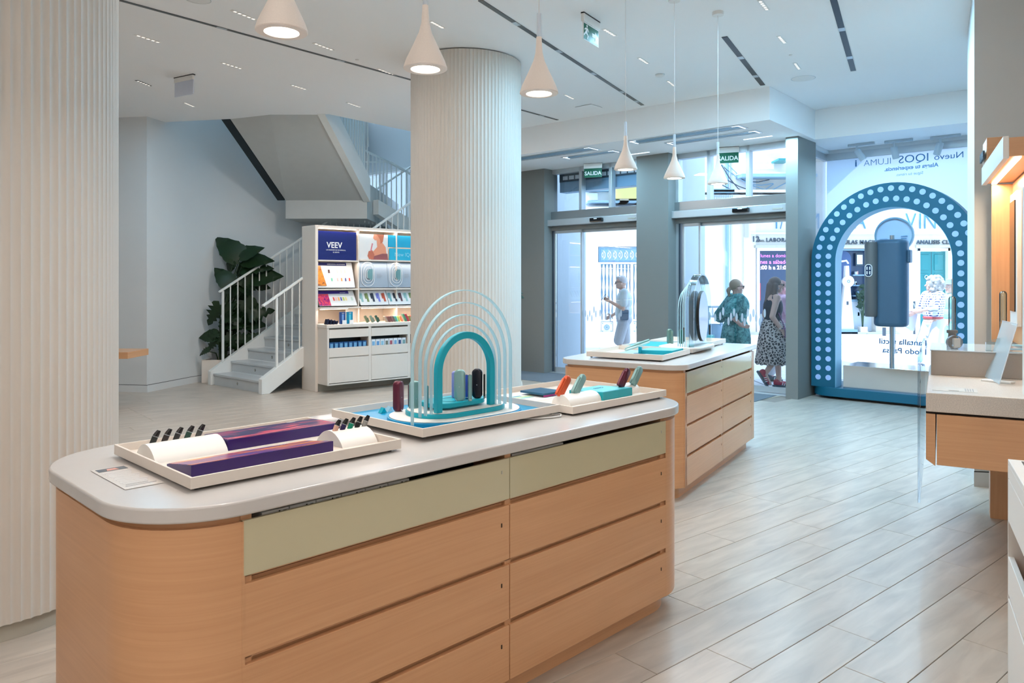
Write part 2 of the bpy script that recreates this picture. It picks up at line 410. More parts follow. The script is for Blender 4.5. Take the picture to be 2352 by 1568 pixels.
struct('trim_2', gr, MT('dark'))
# shop front: walls and pillars
fx = {'parent': None}
def fbox(mb, t0, t1, y0, y1, z0, z1):
    P = [FC(t0, y0), FC(t1, y0), FC(t1, y1), FC(t0, y1)]
    return mb.prism([(p.x, p.y) for p in P], z0, z1)
struct('wall_front_left', fbox(MB(), -2.9, .163, -.25, .12, -.1, 3.56), MT('pillar_grey'))
w = MB(); fbox(w, -2.9, 4.42, 0, .14, 3.5, 7.2); fbox(w, -5.6, -2.9, 0, .12, -.1, 2.75); fbox(w, -5.6, -2.9, 0, .12, 4.0, 5.35); fbox(w, -5.6, -2.9, 0, .12, 6.9, 7.2)  # the gap high in the stairwell part is an added opening for daylight
struct('wall_front', w, MT('wall_paint'))
struct('column_front', fbox(MB(), 2.026, 2.589, -.25, .12, -.02, 3.56), MT('pillar_grey'))
struct('column_front_right', fbox(MB(), 4.392, 4.557, -.25, .42, -.02, 3.56), MT('pillar_grey'))
w = MB(); fbox(w, 4.38, 7.4, 1.2, 1.5, 3.5, 4.5); w.prism([tuple(FC(4.39, .42))[:2], tuple(FC(4.35, 1.3))[:2], tuple(FC(4.47, 1.3))[:2], tuple(FC(4.51, .42))[:2]], 3.5, 4.5)
struct('wall_front_right', w, MT('wall_paint'))
# upper room of the stairwell
struct('ceiling_stairwell', MB().box(-9.2, 2.5, 10.4, 17.6, 7.2, 7.4), MT('ceiling_paint'))
up = MB()
for a, b in [(tuple(hA)[:2], tuple(hB)[:2]), (tuple(hB)[:2], tuple(hC)[:2])]:
    d = Vector((b[0]-a[0], b[1]-a[1])).normalized(); n = Vector((d.y, -d.x))*.1
    up.prism([a, b, (b[0]+n.x, b[1]+n.y), (a[0]+n.x, a[1]+n.y)], CEIL+.32, 7.2)
up.prism([(-9.2, 10.4), (hA.x, hA.y), (hA.x+.03, hA.y-.1), (-9.2, 10.3)], CEIL+.2, 7.2)
e = FC(-.8, .1); up.prism([tuple(hC)[:2], (e.x, e.y), (e.x+.1, e.y+.1), (hC.x+.1, hC.y-.1)], 3.5, 7.2)
struct('wall_stairwell', up, MT('wall_paint'))
# stairwell window in the front wall
wn = MB()
for z0, z1 in ((2.75, 2.80), (3.95, 4.0)): fbox(wn, -5.6, -2.9, .0, .12, z0, z1)
for t in (-5.6, -4.72, -4.6, -3.8, -2.95): fbox(wn, t, t+.05, .02, .1, 2.8, 3.95)
struct('window_1', wn, MT('rail_white'))
bpy.data.objects['window_1'].data.name = 'window_1'
pn = fbox(MB(), -5.55, -2.92, .055, .062, 2.8, 3.95).build('pane', MT('pane_glass'), bpy.data.objects['window_1'])
# ---------------------------------------------------------------- fluted columns
def fluted(cx, cy, r, z0, z1, nfl, base, amp=.008):
    n = nfl*8; prof = []
    for k in range(n):
        a = 2*PI*k/n; q = r-amp*abs(math.sin(a*nfl/2))**.8
        prof.append((cx+q*math.cos(a), cy+q*math.sin(a)))
    o = MB().prism(prof, z0, z1).build('column', MT('column_ceramic'), smooth=40); o['kind'] = 'structure'
    p = MB().lathe([(r-.03, 0), (r-.03, base)], 64).build('column_base', MT('plinth_grey'), o, smooth=40); p.location = (cx, cy, 0)
    return o
fluted(-2.624, 3.722, .6, .08, CEIL, 96, .081)
fluted(-.50, 8.2, .6, .08, CEIL-.012, 96, .081, .005)
# ---------------------------------------------------------------- doors
def sliding_door(idx, t0, t1, leaf_edges, mull, sensor_t):
    d = bpy.data.objects.new('door_%d' % idx, None); COL.objects.link(d); d['kind'] = 'structure'
    d.location = FC(0, 0); d.rotation_euler.z = FC.a
    b = MB()
    b.box(t0, t1, -.06, .1, 2.67, 2.81); b.build('transom_beam', MT('steel'), d, .004)
    b = MB().box(t0-.0, t1, -.16, .08, 2.555, 2.665); b.build('operator_box', MT('aluminium'), d, .008)
    b = MB().box(t0, t1, -.04, .1, 2.48, 2.55); b.build('door_rail', MT('pillar_grey'), d, .003)
    for t in (t0, t1-.05): MB().box(t, t+.05, -.03, .1, 2.81, 3.55).build('transom_post', MT('aluminium'), d, .003)
    for t in mull: MB().box(t-.028, t+.028, -.03, .09, 2.81, 3.55).build('mullion', MT('aluminium'), d, .003)
    MB().box(t0, t1, -.03, .09, 3.47, 3.55).build('transom_head', MT('aluminium'), d, .003)
    MB().box(t0+.03, t1-.03, .03, .038, 2.81, 3.48).build('transom_pane', MT('pane_glass'), d)
    for t in (t0, t1-.055): MB().box(t, t+.055, -.02, .1, 0, 2.5).build('jamb', MT('aluminium'), d, .003)
    MB().box(t0+.055, t0+.085, -.03, .06, .02, 2.5).build('brush_seal', MT('iron_dark'), d)
    s = MB().box(sensor_t-.12, sensor_t+.12, -.225, -.155, 2.575, 2.64).build('motion_sensor', MT('black_gloss'), d, .012)
    MB().box(sensor_t-.03, sensor_t+.03, -.229, -.224, 2.618, 2.632).build('sensor_lens', MT('print_white'), s)
    MB().box(t1-.22, t1-.08, -.165, -.16, 2.59, 2.61).build('name_plate', MT('plinth_grey'), d)
    for (a, c, y) in leaf_edges:
        g = MB().box(a+.03, c-.03, y-.005, y+.005, .1, 2.44).build('door_leaf', MT('pane_glass'), d)
        fr = MB(); fr.box(a, a+.03, y-.018, y+.018, .02, 2.48); fr.box(c-.03, c, y-.018, y+.018, .02, 2.48); fr.box(a, c, y-.018, y+.018, .02, .1); fr.box(a, c, y-.018, y+.018, 2.43, 2.48)
        fr.build('leaf_frame', MT('aluminium'), g, .002)
    MB().box(t0, t1, -.1, .16, -.004, .012).build('threshold', MT('aluminium'), d, .003)
    return d
d1 = sliding_door(1, .10, 2.03, [(.2, .80, .0), (.76, 1.98, .05)], (.773, 1.382), 1.22)
d2 = sliding_door(2, 2.589, 4.392, [(2.7, 3.0, .0), (2.95, 4.33, .05)], (3.14, 3.75), 3.72)
# roller shutter box behind the left transom
sb = thing('shutter_box', 'dark steel shutter housing with pale slots behind the left transom', 'shutter box', FC(0, 0), FC.a)
MB().box(.2, 2.0, .14, .34, 3.16, 3.5).build('housing', MT('iron_blue'), sb, .004)
MB().box(.2, 2.0, .132, .14, 3.34, 3.5).build('dark_band', MT('iron_dark'), sb)
for i in range(13):
    if i in (5,): continue
    MB().box(.28+i*.135, .385+i*.135, .126, .132, 3.375, 3.44).build('slot', MT('print_white'), sb)
# manifestation dots on the door glass
def dots(d, lst, scale, ox, oy, y):
    for (a, b) in lst:
        u = ox+a*scale; v = oy+b*scale; m = (u-1176)/F
        # intersect the ray with the door plane
        o = FC(0, y); t = (o.y*m-o.x)/(FC.u.x-m*FC.u.y); Yd = o.y+FC.u.y*t; z = EYE-(v-HOR)*Yd/F
        poly = [(t+.018*math.cos(2*PI*k/14), z+.062*math.sin(2*PI*k/14)) for k in range(14)]
        MB().prism(poly, y-.008, y-.006, axis='y').build('frosted_dot', MT('frosted'), d)
dots(d1, [(283, 510), (333, 510), (308, 560), (383, 465), (357, 565), (405, 515), (455, 505), (478, 550), (520, 545), (575, 560), (640, 500), (700, 505), (680, 545)], 1/5.113, 1290, 620, .05)
dots(d2, [(1775, 490), (1740, 540), (1805, 560), (1865, 540), (1900, 485), (1962, 600), (1993, 550), (2027, 497), (2057, 553), (2123, 555), (2152, 610), (2190, 500), (2220, 560), (2255, 505), (2287, 560), (2330, 610), (2345, 560), (2387, 505)], 1/5.113, 1290, 620, .05)
# notice on the second door glass
nb = MB().box(2.74, 3.0, -.012, -.008, 1.36, 1.56).build('glass_notice', MT('frosted'), d2)
for i in range(4): MB().box(2.80+.01*i, 2.96, -.014, -.012, 1.50-.03*i, 1.507-.03*i).build('print_line', MT('letter_blue'), nb)
# wing walls of the entrance seen through the door glass
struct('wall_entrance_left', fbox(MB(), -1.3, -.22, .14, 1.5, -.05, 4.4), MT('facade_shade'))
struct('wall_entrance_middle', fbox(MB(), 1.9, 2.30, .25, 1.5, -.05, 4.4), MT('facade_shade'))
# ---------------------------------------------------------------- display window
win = bpy.data.objects.new('window_2', None); COL.objects.link(win); win['kind'] = 'structure'; win.location = FC(4.41, 1.246); win.rotation_euler.z = FC.a
MB().box(.02, 2.9, -.005, .005, .08, 3.42).build('pane', MT('pane_glass'), win)
MB().box(-.02, 2.9, -.04, .04, 3.4, 3.56).build('window_head', MT('aluminium'), win, .004)
MB().box(-.02, 2.9, -.04, .04, -.02, .09).build('window_sill', MT('aluminium'), win, .004)
MB().box(-.015, .012, -.015, .015, .09, 3.4).build('corner_joint', MT('frosted'), win)
sp = MB().prism([(.035, -.8), (-.0, -.02), (.01, -.02), (.045, -.8)], .08, 3.42).build('side_pane', MT('pane_glass'), win)
MB().prism([(.025, -.8), (-.02, .0), (.02, .0), (.06, -.8)], 3.4, 3.56).build('side_head', MT('aluminium'), win)
MB().prism([(.0, -.8), (-.04, .0), (.04, .0), (.08, -.8)], -.02, .09).build('side_sill', MT('aluminium'), win)
# white vinyl around an arch shaped opening, lettering seen from behind
vb = MB(); op = archpts(.97, .88, .05, 1.9, 28)
outer = []
for (x, z) in op:
    dx, dz = x-.97, z-1.9
    if z <= 1.9: outer.append((.02 if dx < 0 else 2.85, z))
    else:
        s = min((.95 if dx < 0 else 1.88)/max(abs(dx), 1e-3), 1.5/max(dz, 1e-3)); outer.append((.97+dx*s, 1.9+dz*s))
vb.ring(outer, op, -.009, -.007, axis='y', closed=False)
vb.add([(.02, -.009, 3.4), (.02, -.007, 3.4), (2.85, -.007, 3.4), (2.85, -.009, 3.4)], [(0, 1, 2, 3)])
vb.prism([(.02, 2.9), (.6, 3.4), (.02, 3.4)], -.0088, -.0072, axis='y'); vb.prism([(2.85, 2.4), (2.0, 3.4), (2.85, 3.4)], -.0088, -.0072, axis='y')
vb.build('vinyl_surround', MT('vinyl_white'), win)
def wtext(s, x_right, z, size, bold=0, sx=1, m='letter_blue'):
    return text('lettering', s, size, MT(m), win, (x_right, -.02, z), (PI/2, 0, 0), .001, 'LEFT', True, bold, sx)
wtext('Nuevo', 1.825, 3.262, .118, 0, 1.12)
wtext('IQOS', 1.405, 3.262, .155, .000, 1.08)
wtext('ILUMA', .925, 3.27, .128, -.002, 1.02)
wtext('i', .455, 3.28, .135, .004)
wtext('Alarga tu experiencia.', 1.515, 3.17, .078, .0015, 1.0)
wtext('Sigue tu ritmo.', 1.33, 3.085, .058, -.0005, 1.02)
wtext('Pantalla t\u00e1ctil', 1.375, .70, .108, .002, 1.08)
wtext('Modo Pausa', 1.375, .575, .108, .002, 1.08)
# ---------------------------------------------------------------- counters
def counter(fr, name, label, u0, u1, near_r, far_r, ext0, ext1, seam, bev=.02):
    """fr: frame along the drawer fronts; drawers between u0 and u1, rounded ends reach ext0 / ext1"""
    t = thing(name, label, 'counter', fr(0, 0), fr.a)
    top = MB().prism(rrect(ext0-.02, ext1+.02, -.02, 1.0, [near_r+.02, far_r+.02, far_r+.02, near_r+.02], 14), .943, .985)
    top.build('countertop', MT('stone_white'), t, .006, 45, 3)
    body = rrect(ext0, ext1, 0, .98, [near_r, far_r, far_r, near_r], 14)
    # curved end panels and back, open along the drawer front
    ring = [p for p in body]
    inner = rrect(ext0+.02, ext1-.02, .02, .96, [max(near_r-.02, .01), max(far_r-.02, .01), max(far_r-.02, .01), max(near_r-.02, .01)], 14)
    def shell(z0, z1, shr, nm):
        m = MB(); 
        o = rrect(ext0+shr, ext1-shr, shr, .98-shr, [near_r-shr*.5, far_r-shr*.5 if far_r > .02 else far_r, far_r-shr*.5 if far_r > .02 else far_r, near_r-shr*.5], 14)
        i = rrect(ext0+shr+.02, ext1-shr-.02, shr+.02, .96-shr, [max(near_r-.03, .012), max(far_r-.03, .012), max(far_r-.03, .012), max(near_r-.03, .012)], 14)
        if far_r < .005: o = rrect(ext0+shr, ext1-shr, shr, .98-shr, [near_r-shr*.5, .012, .012, near_r-shr*.5], 14)
        # start just right of the drawer front and walk round to its left end
        n = len(o); k = 15  # first vertex of the near right corner arc
        oo = [(u1+.002, shr)]+[o[(k+q) % n] for q in range(n)]+[(u0-.002, shr)]
        ii = [(u1+.002, shr+.02)]+[i[(k+q) % n] for q in range(n)]+[(u0-.002, shr+.02)]
        m.ring(oo, ii, z0, z1, closed=False); return m.build(nm, MT('oak'), t, 0, 40)
    shell(.09, .922, 0, 'end_panel'); shell(.922, .943, .014, 'top_reveal')
    MB().prism(rrect(ext0+.06, ext1-.06, .06, .92, [max(near_r-.05, .012), max(far_r-.05, .012), max(far_r-.05, .012), max(near_r-.05, .012)], 10), 0, .092).build('kick_plinth', MT('oak'), t, 0, 40)
    c = MB()
    c.box(u0, u1, .027, .045, .10, .755); c.box(u0, u1, .03, .9, .085, .095)
    for s in [u0-.0, seam-.016, u1-.032]: c.box(s, s+.032, .012, .9, .09, .943)
    for z in (.0917, .3175, .542, .769): c.box(u0, u1, .012, .2, z-.006, z+.004)
    c.build('carcass', MT('oak'), t)
    MB().box(u0+.03, u1-.03, .50, .52, .70, .94).build('drawer_back', MT('dark'), t)
    for (a, b) in ((u0, seam), (seam, u1)):
        g = MB().box(a+.002, b-.002, 0, .012, .770, .923).build('glass_panel', MT('cream_glass'), t, .0015)
        MB().box(b-.045, b-.04, -.002, .0, .87, .882).build('key_slot', MT('plinth_grey'), g)
        for (z0, z1) in ((.5455, .7475), (.3195, .524), (.0917, .298)):
            d = MB().box(a+.002, b-.002, 0, .02, z0, z1).build('drawer', MT('oak') , t, .002)
            MB().box(b-.046, b-.041, -.0015, .0, z1-.075, z1-.06).build('key_slot', MT('shadow_gap'), d)
    return t
K1 = counter(F1, 'counter', 'near counter with rounded ends, oak drawers and white top, nearest the camera', -2.104, 0, .27, .27, -2.367, .265, -1.0573)
K2 = counter(F2, 'counter', 'smaller far counter with white top standing before the entrance doors', 0, 1.963, .13, .002, -.09, 2.06, .983)
# drawer organisers and cartons under the near counter top
for i in range(6):
    b = thing('carton', '%s flat white carton from the left in the open top drawer of the near counter' % ['first', 'second', 'third', 'fourth', 'fifth', 'sixth'][i], 'box', F1(-2.035+i*.088+.0, .10), F1.a, 'white cartons in the top drawer, left')
    MB().box(0, .085, -.076, .07, .79, .926).build('box_body', MT('white_plastic'), b, .002)
    MB().box(.052, .056, -.0775, -.076, .905, .922).build('print_mark', MT('dark'), b)
    MB().box(.066, .076, -.0775, -.076, .905, .920).build('print_mark', MT('dark'), b)
b = thing('carton', 'flat white carton lying in the right hand top drawer of the near counter', 'box', F1(-1.02, .025), F1.a)
MB().box(0, .30, 0, .15, .79, .926).build('box_body', MT('white_plastic'), b, .002)
b = thing('organiser', 'dark slotted insert in the left top drawer behind the cartons', 'drawer insert', F1(-1.48, .10), F1.a)
MB().box(0, .33, 0, .012, .78, .935).build('panel', MT('dark'), b)
for i in range(9): MB().box(.02+i*.035, .023+i*.035, -.004, 0, .79, .935).build('rib', MT('dark'), b)
# information sheet on the near counter
sh = thing('information_sheet', 'small white information sheet with a dark header picture at the end of the near counter', 'sheet', F1(-2.29, .52, .9862), F1.a)
q = F1.inv(pxz(187, 1078, .985)); q2 = F1.inv(pxz(325, 1125, .985)); 
MB().box(-.01, .10, -.20, .11, 0, .0008).build('paper', M('sheet_clear', (211, 206, 202), .25), sh)
MB().box(.0, .085, .06, .10, .0009, .0013).build('header_picture', MT('iron_dark'), sh)
MB().prism([(.025, .065), (.06, .065), (.055, .09), (.03, .09)], .0013, .0016).build('picture_sign', M('rose_print', (205, 150, 140), .6), sh)
for i in range(13): MB().box(.003+.003*(i % 3), 0.088-.006*(i % 4), .035-.017*i, .041-.017*i, .0009, .0012).build('print_line', MT('print_grey') if i > 10 else M('print_pale', (205, 205, 206), .7), sh)
# ---------------------------------------------------------------- small goods
def tray(fr, u0, u1, w0, w1, label, z=.994, h=.033, base='warm_white', rim='warm_white'):
    t = thing('display_tray', label, 'tray', fr(u0, w0, z), fr.a)
    L = u1-u0; D = w1-w0
    MB().box(.008, L-.008, .008, D-.008, 0, .006).build('tray_base', MT(base), t)
    MB().ring([(0, 0), (L, 0), (L, D), (0, D)], [(.008, .008), (L-.008, .008), (L-.008, D-.008), (.008, D-.008)], 0, h).build('tray_rim', MT(rim), t, .001)
    for a in (.03, L-.03):
        for b in (.03, D-.03): MB().lathe([(.008, -.009), (.008, 0)], 10).build('foot', MT('dark'), t, loc=(a, b, 0))
    return t
TA_ = tray(F1, -2.18, -1.44, .16, .79, 'left white tray of the near counter with purple displays and slim pods')
TB_ = tray(F1, -1.30, -.52, .215, .835, 'middle tray of the near counter lined in turquoise under the clear arches', z=1.003)
TC_ = tray(F1, -.49, .26, .166, .80, 'right tray of the near counter with teal box and four leaning cases')
def wedge(fr, u0, u1, w0, w1, z, h0, h1, label, m, printm, name='display_wedge', seed=0, txt=None):
    t = thing(name, label, 'display', fr(u0, w0, z), fr.a); L = u1-u0; D = w1-w0
    MB().add([(0, 0, 0), (L, 0, 0), (L, D, 0), (0, D, 0), (0, 0, h0), (L, 0, h0), (L, D, h1), (0, D, h1)],
             [(3, 2, 1, 0), (4, 5, 6, 7), (0, 1, 5, 4), (1, 2, 6, 5), (2, 3, 7, 6), (3, 0, 4, 7)]).build('block', m, t, .0008)
    s = (h1-h0)/D; e = .0012
    MB().add([(.004, .004, h0+.004*s+e), (L-.004, .004, h0+.004*s+e), (L-.004, D-.004, h0+(D-.004)*s+e), (.004, D-.004, h0+(D-.004)*s+e),
              (.004, .004, h0+.004*s+.0004), (L-.004, .004, h0+.004*s+.0004), (L-.004, D-.004, h0+(D-.004)*s+.0004), (.004, D-.004, h0+(D-.004)*s+.0004)],
             [(0, 1, 2, 3), (7, 6, 5, 4), (0, 4, 5, 1), (1, 5, 6, 2), (2, 6, 7, 3), (3, 7, 4, 0)]).build('print', printm, t)
    return t
def flame(name, stops, scale=3, stretch=(1, 4, 1), seed=0):
    m, nt, b = nodes(name); N = nt.nodes; L = nt.links
    tc = N.new('ShaderNodeTexCoord'); mp = N.new('ShaderNodeMapping'); mp.inputs['Scale'].default_value = stretch; mp.inputs['Location'].default_value = (seed, seed, 0)
    nz = N.new('ShaderNodeTexNoise'); nz.inputs['Scale'].default_value = scale; nz.inputs['Detail'].default_value = 5; nz.inputs['Distortion'].default_value = 1.2
    cr = N.new('ShaderNodeValToRGB'); el = cr.color_ramp.elements
    while len(el) < len(stops): el.new(.5)
    for e, (p, c) in zip(el, stops): e.position = p; e.color = lin(c)+(1,)
    L.new(tc.outputs['Object'], mp.inputs[0]); L.new(mp.outputs[0], nz.inputs['Vector']); L.new(nz.outputs[0], cr.inputs[0]); L.new(cr.outputs[0], b.inputs['Base Color'])
    b.inputs['Roughness'].default_value = .3
    return m
FL1 = flame('flame_orange_print', [(.3, (50, 30, 110)), (.44, (70, 50, 150)), (.52, (200, 80, 50)), (.6, (250, 170, 60)), (.72, (70, 30, 110))], 4, (1, 7, 1))
FL2 = flame('flame_red_print', [(.3, (40, 30, 80)), (.50, (46, 36, 96)), (.57, (190, 50, 90)), (.64, (230, 110, 120)), (.72, (60, 40, 120))], 5, (1, 7, 1), 3)
wd1 = wedge(F1, -2.135, -1.65, .265, .45, 1.0, .036, .010, 'front purple flame printed wedge in the left tray', MT('purple'), FL1)
wd2 = wedge(F1, -1.90, -1.455, .53, .72, 1.0, .037, .030, 'rear purple wedge with red flame print in the left tray', MT('purple'), FL2)
for wdg, ux in ((wd1, .10), (wd2, .06)):
    text('lettering', 'VEEV', .016, MT('print_white'), wdg, (ux+.28, .13 if wdg == wd1 else .16, .0255 if wdg == wd1 else .037), (0, 0, PI), .0006)
def ridge(fr, u0, u1, wc, hw, z, h, label, round_=False):
    t = thing('pod_holder', label, 'holder', fr(u0, wc, z), fr.a); L = u1-u0
    prof = [(hw*math.cos(PI*k/14)*-1, h*(math.sin(PI*k/14)**(1.0 if round_ else 1.6))) for k in range(15)]
    m = MB(); n = len(prof)
    m.add([(0, p[0], p[1]) for p in prof]+[(L, p[0], p[1]) for p in prof], [tuple(range(n)), tuple(range(2*n-1, n-1, -1))]+[(i, n+i, n+(i+1) % n, (i+1) % n) for i in range(n)])
    m.build('ridge', MT('white_plastic'), t, 0, 40); return t
h1 = ridge(F1, -2.145, -1.905, .60, .085, 1.0, .05, 'left white ridge holding five dark pods')
h2 = ridge(F1, -1.60, -1.452, .37, .085, 1.0, .05, 'right white ridge holding five coloured pods')
def pod(fr, u, w, z, body, label, group):
    t = thing('vape_pod', label, 'vape', fr(u, w, z), 0, group); t.rotation_euler = (math.radians(0), math.radians(24), fr.a)
    sec = lambda a, b: [(a*math.cos(2*PI*k/12), b*math.sin(2*PI*k/12)) for k in range(12)]
    def loft(rows, nm, m, par):
        mb = MB(); vs = []; fs = []
        for (a, b, zz, ox) in rows: vs += [(x+ox, y, zz) for x, y in sec(a, b)]
        for i in range(len(rows)-1):
            for k in range(12): fs.append((i*12+k, i*12+(k+1) % 12, (i+1)*12+(k+1) % 12, (i+1)*12+k))
        fs += [tuple(range(11, -1, -1)), tuple((len(rows)-1)*12+k for k in range(12))]
        return mb.add(vs, fs).build(nm, m, par, 0, 50)
    loft([(.0095, .0058, -.012, 0), (.0102, .0062, .0, 0), (.0104, .0064, .017, 0)], 'pod_body', body, t)
    loft([(.0106, .0066, .017, 0), (.0106, .0066, .0185, 0)], 'metal_ring', MT('aluminium'), t)
    loft([(.0104, .0064, .0185, 0), (.0095, .0058, .027, .001), (.0075, .0042, .037, .003), (.0065, .0036, .040, .0035)], 'mouthpiece', MT('black_gloss'), t)
    return t
cols = [('near_black', (28, 34, 32)), ('dark_brown', (36, 26, 24)), ('charcoal', (30, 30, 30)), ('bottle_green', (20, 60, 48)), ('gunmetal', (50, 52, 50))]
words = ['nearest black pod', 'dark brown pod', 'charcoal pod', 'dark green pod', 'gunmetal pod, farthest']
for i in range(5): pod(F1, -2.105+i*.038, .645, 1.046, M(cols[i][0], cols[i][1], .35), '%s leaning on the left ridge of the left tray' % words[i], 'dark pods on the left ridge')
cols = [('rose_gold', (222, 178, 158)), ('deep_violet', (44, 34, 84)), ('emerald', (10, 140, 112)), ('carbon', (28, 28, 30)), ('silver_grey', (150, 148, 144))]
words = ['rose gold pod', 'dark violet pod', 'emerald green pod', 'black pod', 'silver grey pod']
for i in range(5): pod(F1, -1.583+i*.031, .36, 1.05, M(cols[i][0], cols[i][1], .3, .4), '%s leaning on the right ridge of the left tray' % words[i], 'coloured pods on the right ridge')
# clear nested arches on stepped ovals
def arch_display(fr, u, w, z, label, screen=False):
    t = thing('arch_display', label, 'display', fr(u, w, z), fr.a)
    def oval(hl, r, z0, z1, nm, m): return MB().prism(stadium(.03, .09 if not screen else .09, hl, r), z0, z1).build(nm, m, t, .002, 40)
    oval(.315, .19, .0, .022, 'lower_step', MT('turquoise_base')); oval(.307, .183, .022, .026, 'lower_step_top', MT('white_plastic'))
    oval(.235, .135, .026, .044, 'upper_step', MT('turquoise')); oval(.229, .129, .044, .048, 'upper_step_top', MT('white_plastic'))
    zb = .048
    for hw, wd, top, y, cx in ((.268, .004, .540, -.045, -.045), (.234, .004, .489, -.03, -.03), (.205, .004, .439, -.018, -.022), (.178, .004, .398, -.008, -.012)):
        b0 = .026 if hw > .24 else zb
        o = archpts(cx, hw, b0, top-hw+0, 28); i = archpts(cx, hw-wd, b0, top-hw, 28)
        a = MB().ring(o, i, y-.008, y+.008, axis='y', closed=False).build('clear_arch', MT('acrylic_edge') if hw < .27 else MT('acrylic'), t, 0, 40)
    o = archpts(0, .160, zb, .366-.16, 28); i = archpts(0, .132, zb, .366-.16, 28)
    if not screen:
        MB().ring(o, i, -.012, .012, axis='y', closed=False).build('turquoise_arch', MT('turquoise'), t, .002, 40)
        d = MB().prism(stadium(.01, .085, .15, .082), .058, .078).build('turntable', MT('turquoise'), t, .003, 40)
        MB().prism(stadium(.02, .085, .12, .05), .048, .058).build('turntable_foot', MT('turquoise'), t)
        MB().ring(stadium(.0, .075, .07, .045, 10), stadium(.0, .075, .068, .043, 10), .0785, .0792).build('turntable_groove', MT('arch_blue'), d)
    return t
AD = arch_display(F1, -.975, .34, 1.010, 'clear nested arches round a turquoise arch on the middle tray')
MB().box(.012, .768, .012, .608, .006, .0075).build('turquoise_liner', MT('turquoise_base'), TB_)
cb = thing('charging_cable', 'white cable looping from under the middle tray', 'cable', F1(0, 0), F1.a)
pts = [(-.72, .30, .992), (-.68, .24, .990), (-.60, .20, .990), (-.545, .19, .990), (-.52, .21, .992), (-.53, .25, .995), (-.58, .29, .995)]
MB().tube(pts, .004, 8).build('cable', MT('cable_white'), cb, 0, 60)
def pebble(loc, rz, m, label, wx=.042, hz=.122, ty=.021, clip=True, group=None, tilt=0, tiltx=0):
    t = thing('device_case', label, 'device', loc, rz, group); t.rotation_euler = (tiltx, tilt, rz)
    o = rrect(-wx/2, wx/2, 0, hz, wx*.42, 7); i = rrect(-wx/2+.004, wx/2-.004, .004, hz-.004, wx*.36, 7)
    mb = MB(); n = len(o); lay = [(i, -ty/2), (o, -ty/2+.005), (o, ty/2-.005), (i, ty/2)]; vs = []; fs = []
    for P, y in lay: vs += [(p[0], y, p[1]) for p in P]
    for k in range(3):
        for q in range(n): fs.append((k*n+q, k*n+(q+1) % n, (k+1)*n+(q+1) % n, (k+1)*n+q))
    fs += [tuple(range(n)), tuple(range(4*n-1, 3*n-1, -1))]
    mb.add(vs, fs).build('case_body', m, t, 0, 50)
    MB().box(-.0015, .0015, -ty/2-.0006, -ty/2+.001, hz*.45, hz*.47).build('indicator', MT('aluminium'), t)
    if clip: MB().tube([(-wx*.35, -ty*.7, .012), (-wx*.2, -ty*.75, .003), (0, -ty*.4, -.002), (wx*.3, -ty*.2, -.002)], .0018, 6).build('support_clip', MT('chrome'), t, 0, 60)
    return t
def stick(loc, m, label, h=.095, r=.0075, group=None, rot=None):
    t = thing('heating_stick', label, 'device', loc, 0, group)
    if rot: t.rotation_euler = rot
    MB().lathe([(r*.8, 0), (r, .002), (r, h-.003), (r*.85, h)], 14).build('stick_body', m, t, 0, 50)
    MB().lathe([(r*.5, h-.001), (r*.45, h+.001)], 12).build('stick_tip', MT('dark'), t, 0, 50)
    MB().lathe([(r*1.02, .004), (r*1.02, .007)], 14).build('base_ring', MT('chrome'), t, 0, 50)
    return t
sage = M('sage', (128, 168, 168), .35, .3); maroon = M('maroon', (92, 30, 52), .3, .3); midnight = M('midnight', (14, 18, 34), .25, .2)
lav = M('lavender', (140, 150, 215), .35); royal = M('royal_blue', (52, 86, 190), .3, .3); copper = M('copper_orange', (206, 84, 46), .3, .35)
silver = M('silver', (190, 190, 192), .25, .7); dgreen = M('dark_green', (16, 92, 78), .3, .2); sagegreen = M('grey_green', (120, 150, 140), .35, .3)
Z1 = 1.036; Z2 = 1.058; Z3 = 1.0885
def on1(u_, v_, z): return pxz(u_, v_, z)
pebble(on1(915, 944, Z1), F1.a+.35, maroon, 'maroon device case standing at the left end of the arch display', .040, .128, .034)
stick(on1(941, 936, Z1), maroon, 'maroon stick standing behind the maroon case', .10)
pebble(on1(952, 949, Z1), F1.a-.1, sage, 'sage device case seen through the clear arches at the left', .043, .135, .03)
stick(on1(980, 942, Z2), M('sage_dark', (84, 140, 148), .3, .3), 'sage green stick just left of the turquoise arch', .100, .0085)
pebble(on1(1056, 921, Z3-.003), -.12, sage, 'large sage device case on the turntable under the turquoise arch', .046, .132, .022)
pebble(on1(1044, 914, Z3-.002), -.1, lav, 'lavender case mostly hidden behind the large sage case', .024, .115, .018, False)
stick(on1(1071.5, 915, Z3), royal, 'royal blue stick on the turntable right of the sage case', .100, .0075)
stick(on1(1079.5, 920.5, Z3), sage, 'sage stick in front of the royal blue stick', .108, .0085)
pebble(on1(1096, 914, Z3), -.1, midnight, 'midnight blue case on the turntable', .044, .125, .022, False)
stick(on1(1101, 914, Z3), silver, 'silver stick in front of the midnight blue case', .090, .0075)
stick(on1(1112.5, 914.5, Z3), MT('black_gloss'), 'thin black stick beside the right leg of the turquoise arch', .102, .004)
for (u_, v_, m) in ((878, 947, 'turquoise'), (893, 944, 'acrylic_edge')):
    t = thing('price_wedge', 'small %s triangular price wedge on the middle tray' % ('turquoise' if m == 'turquoise' else 'clear'), 'price wedge', pxz(u_, v_, 1.012), F1.a)
    MB().prism([(-.014, 0), (.016, 0), (.002, .022)], -.012, .012, axis='y').build('wedge', MT(m), t)
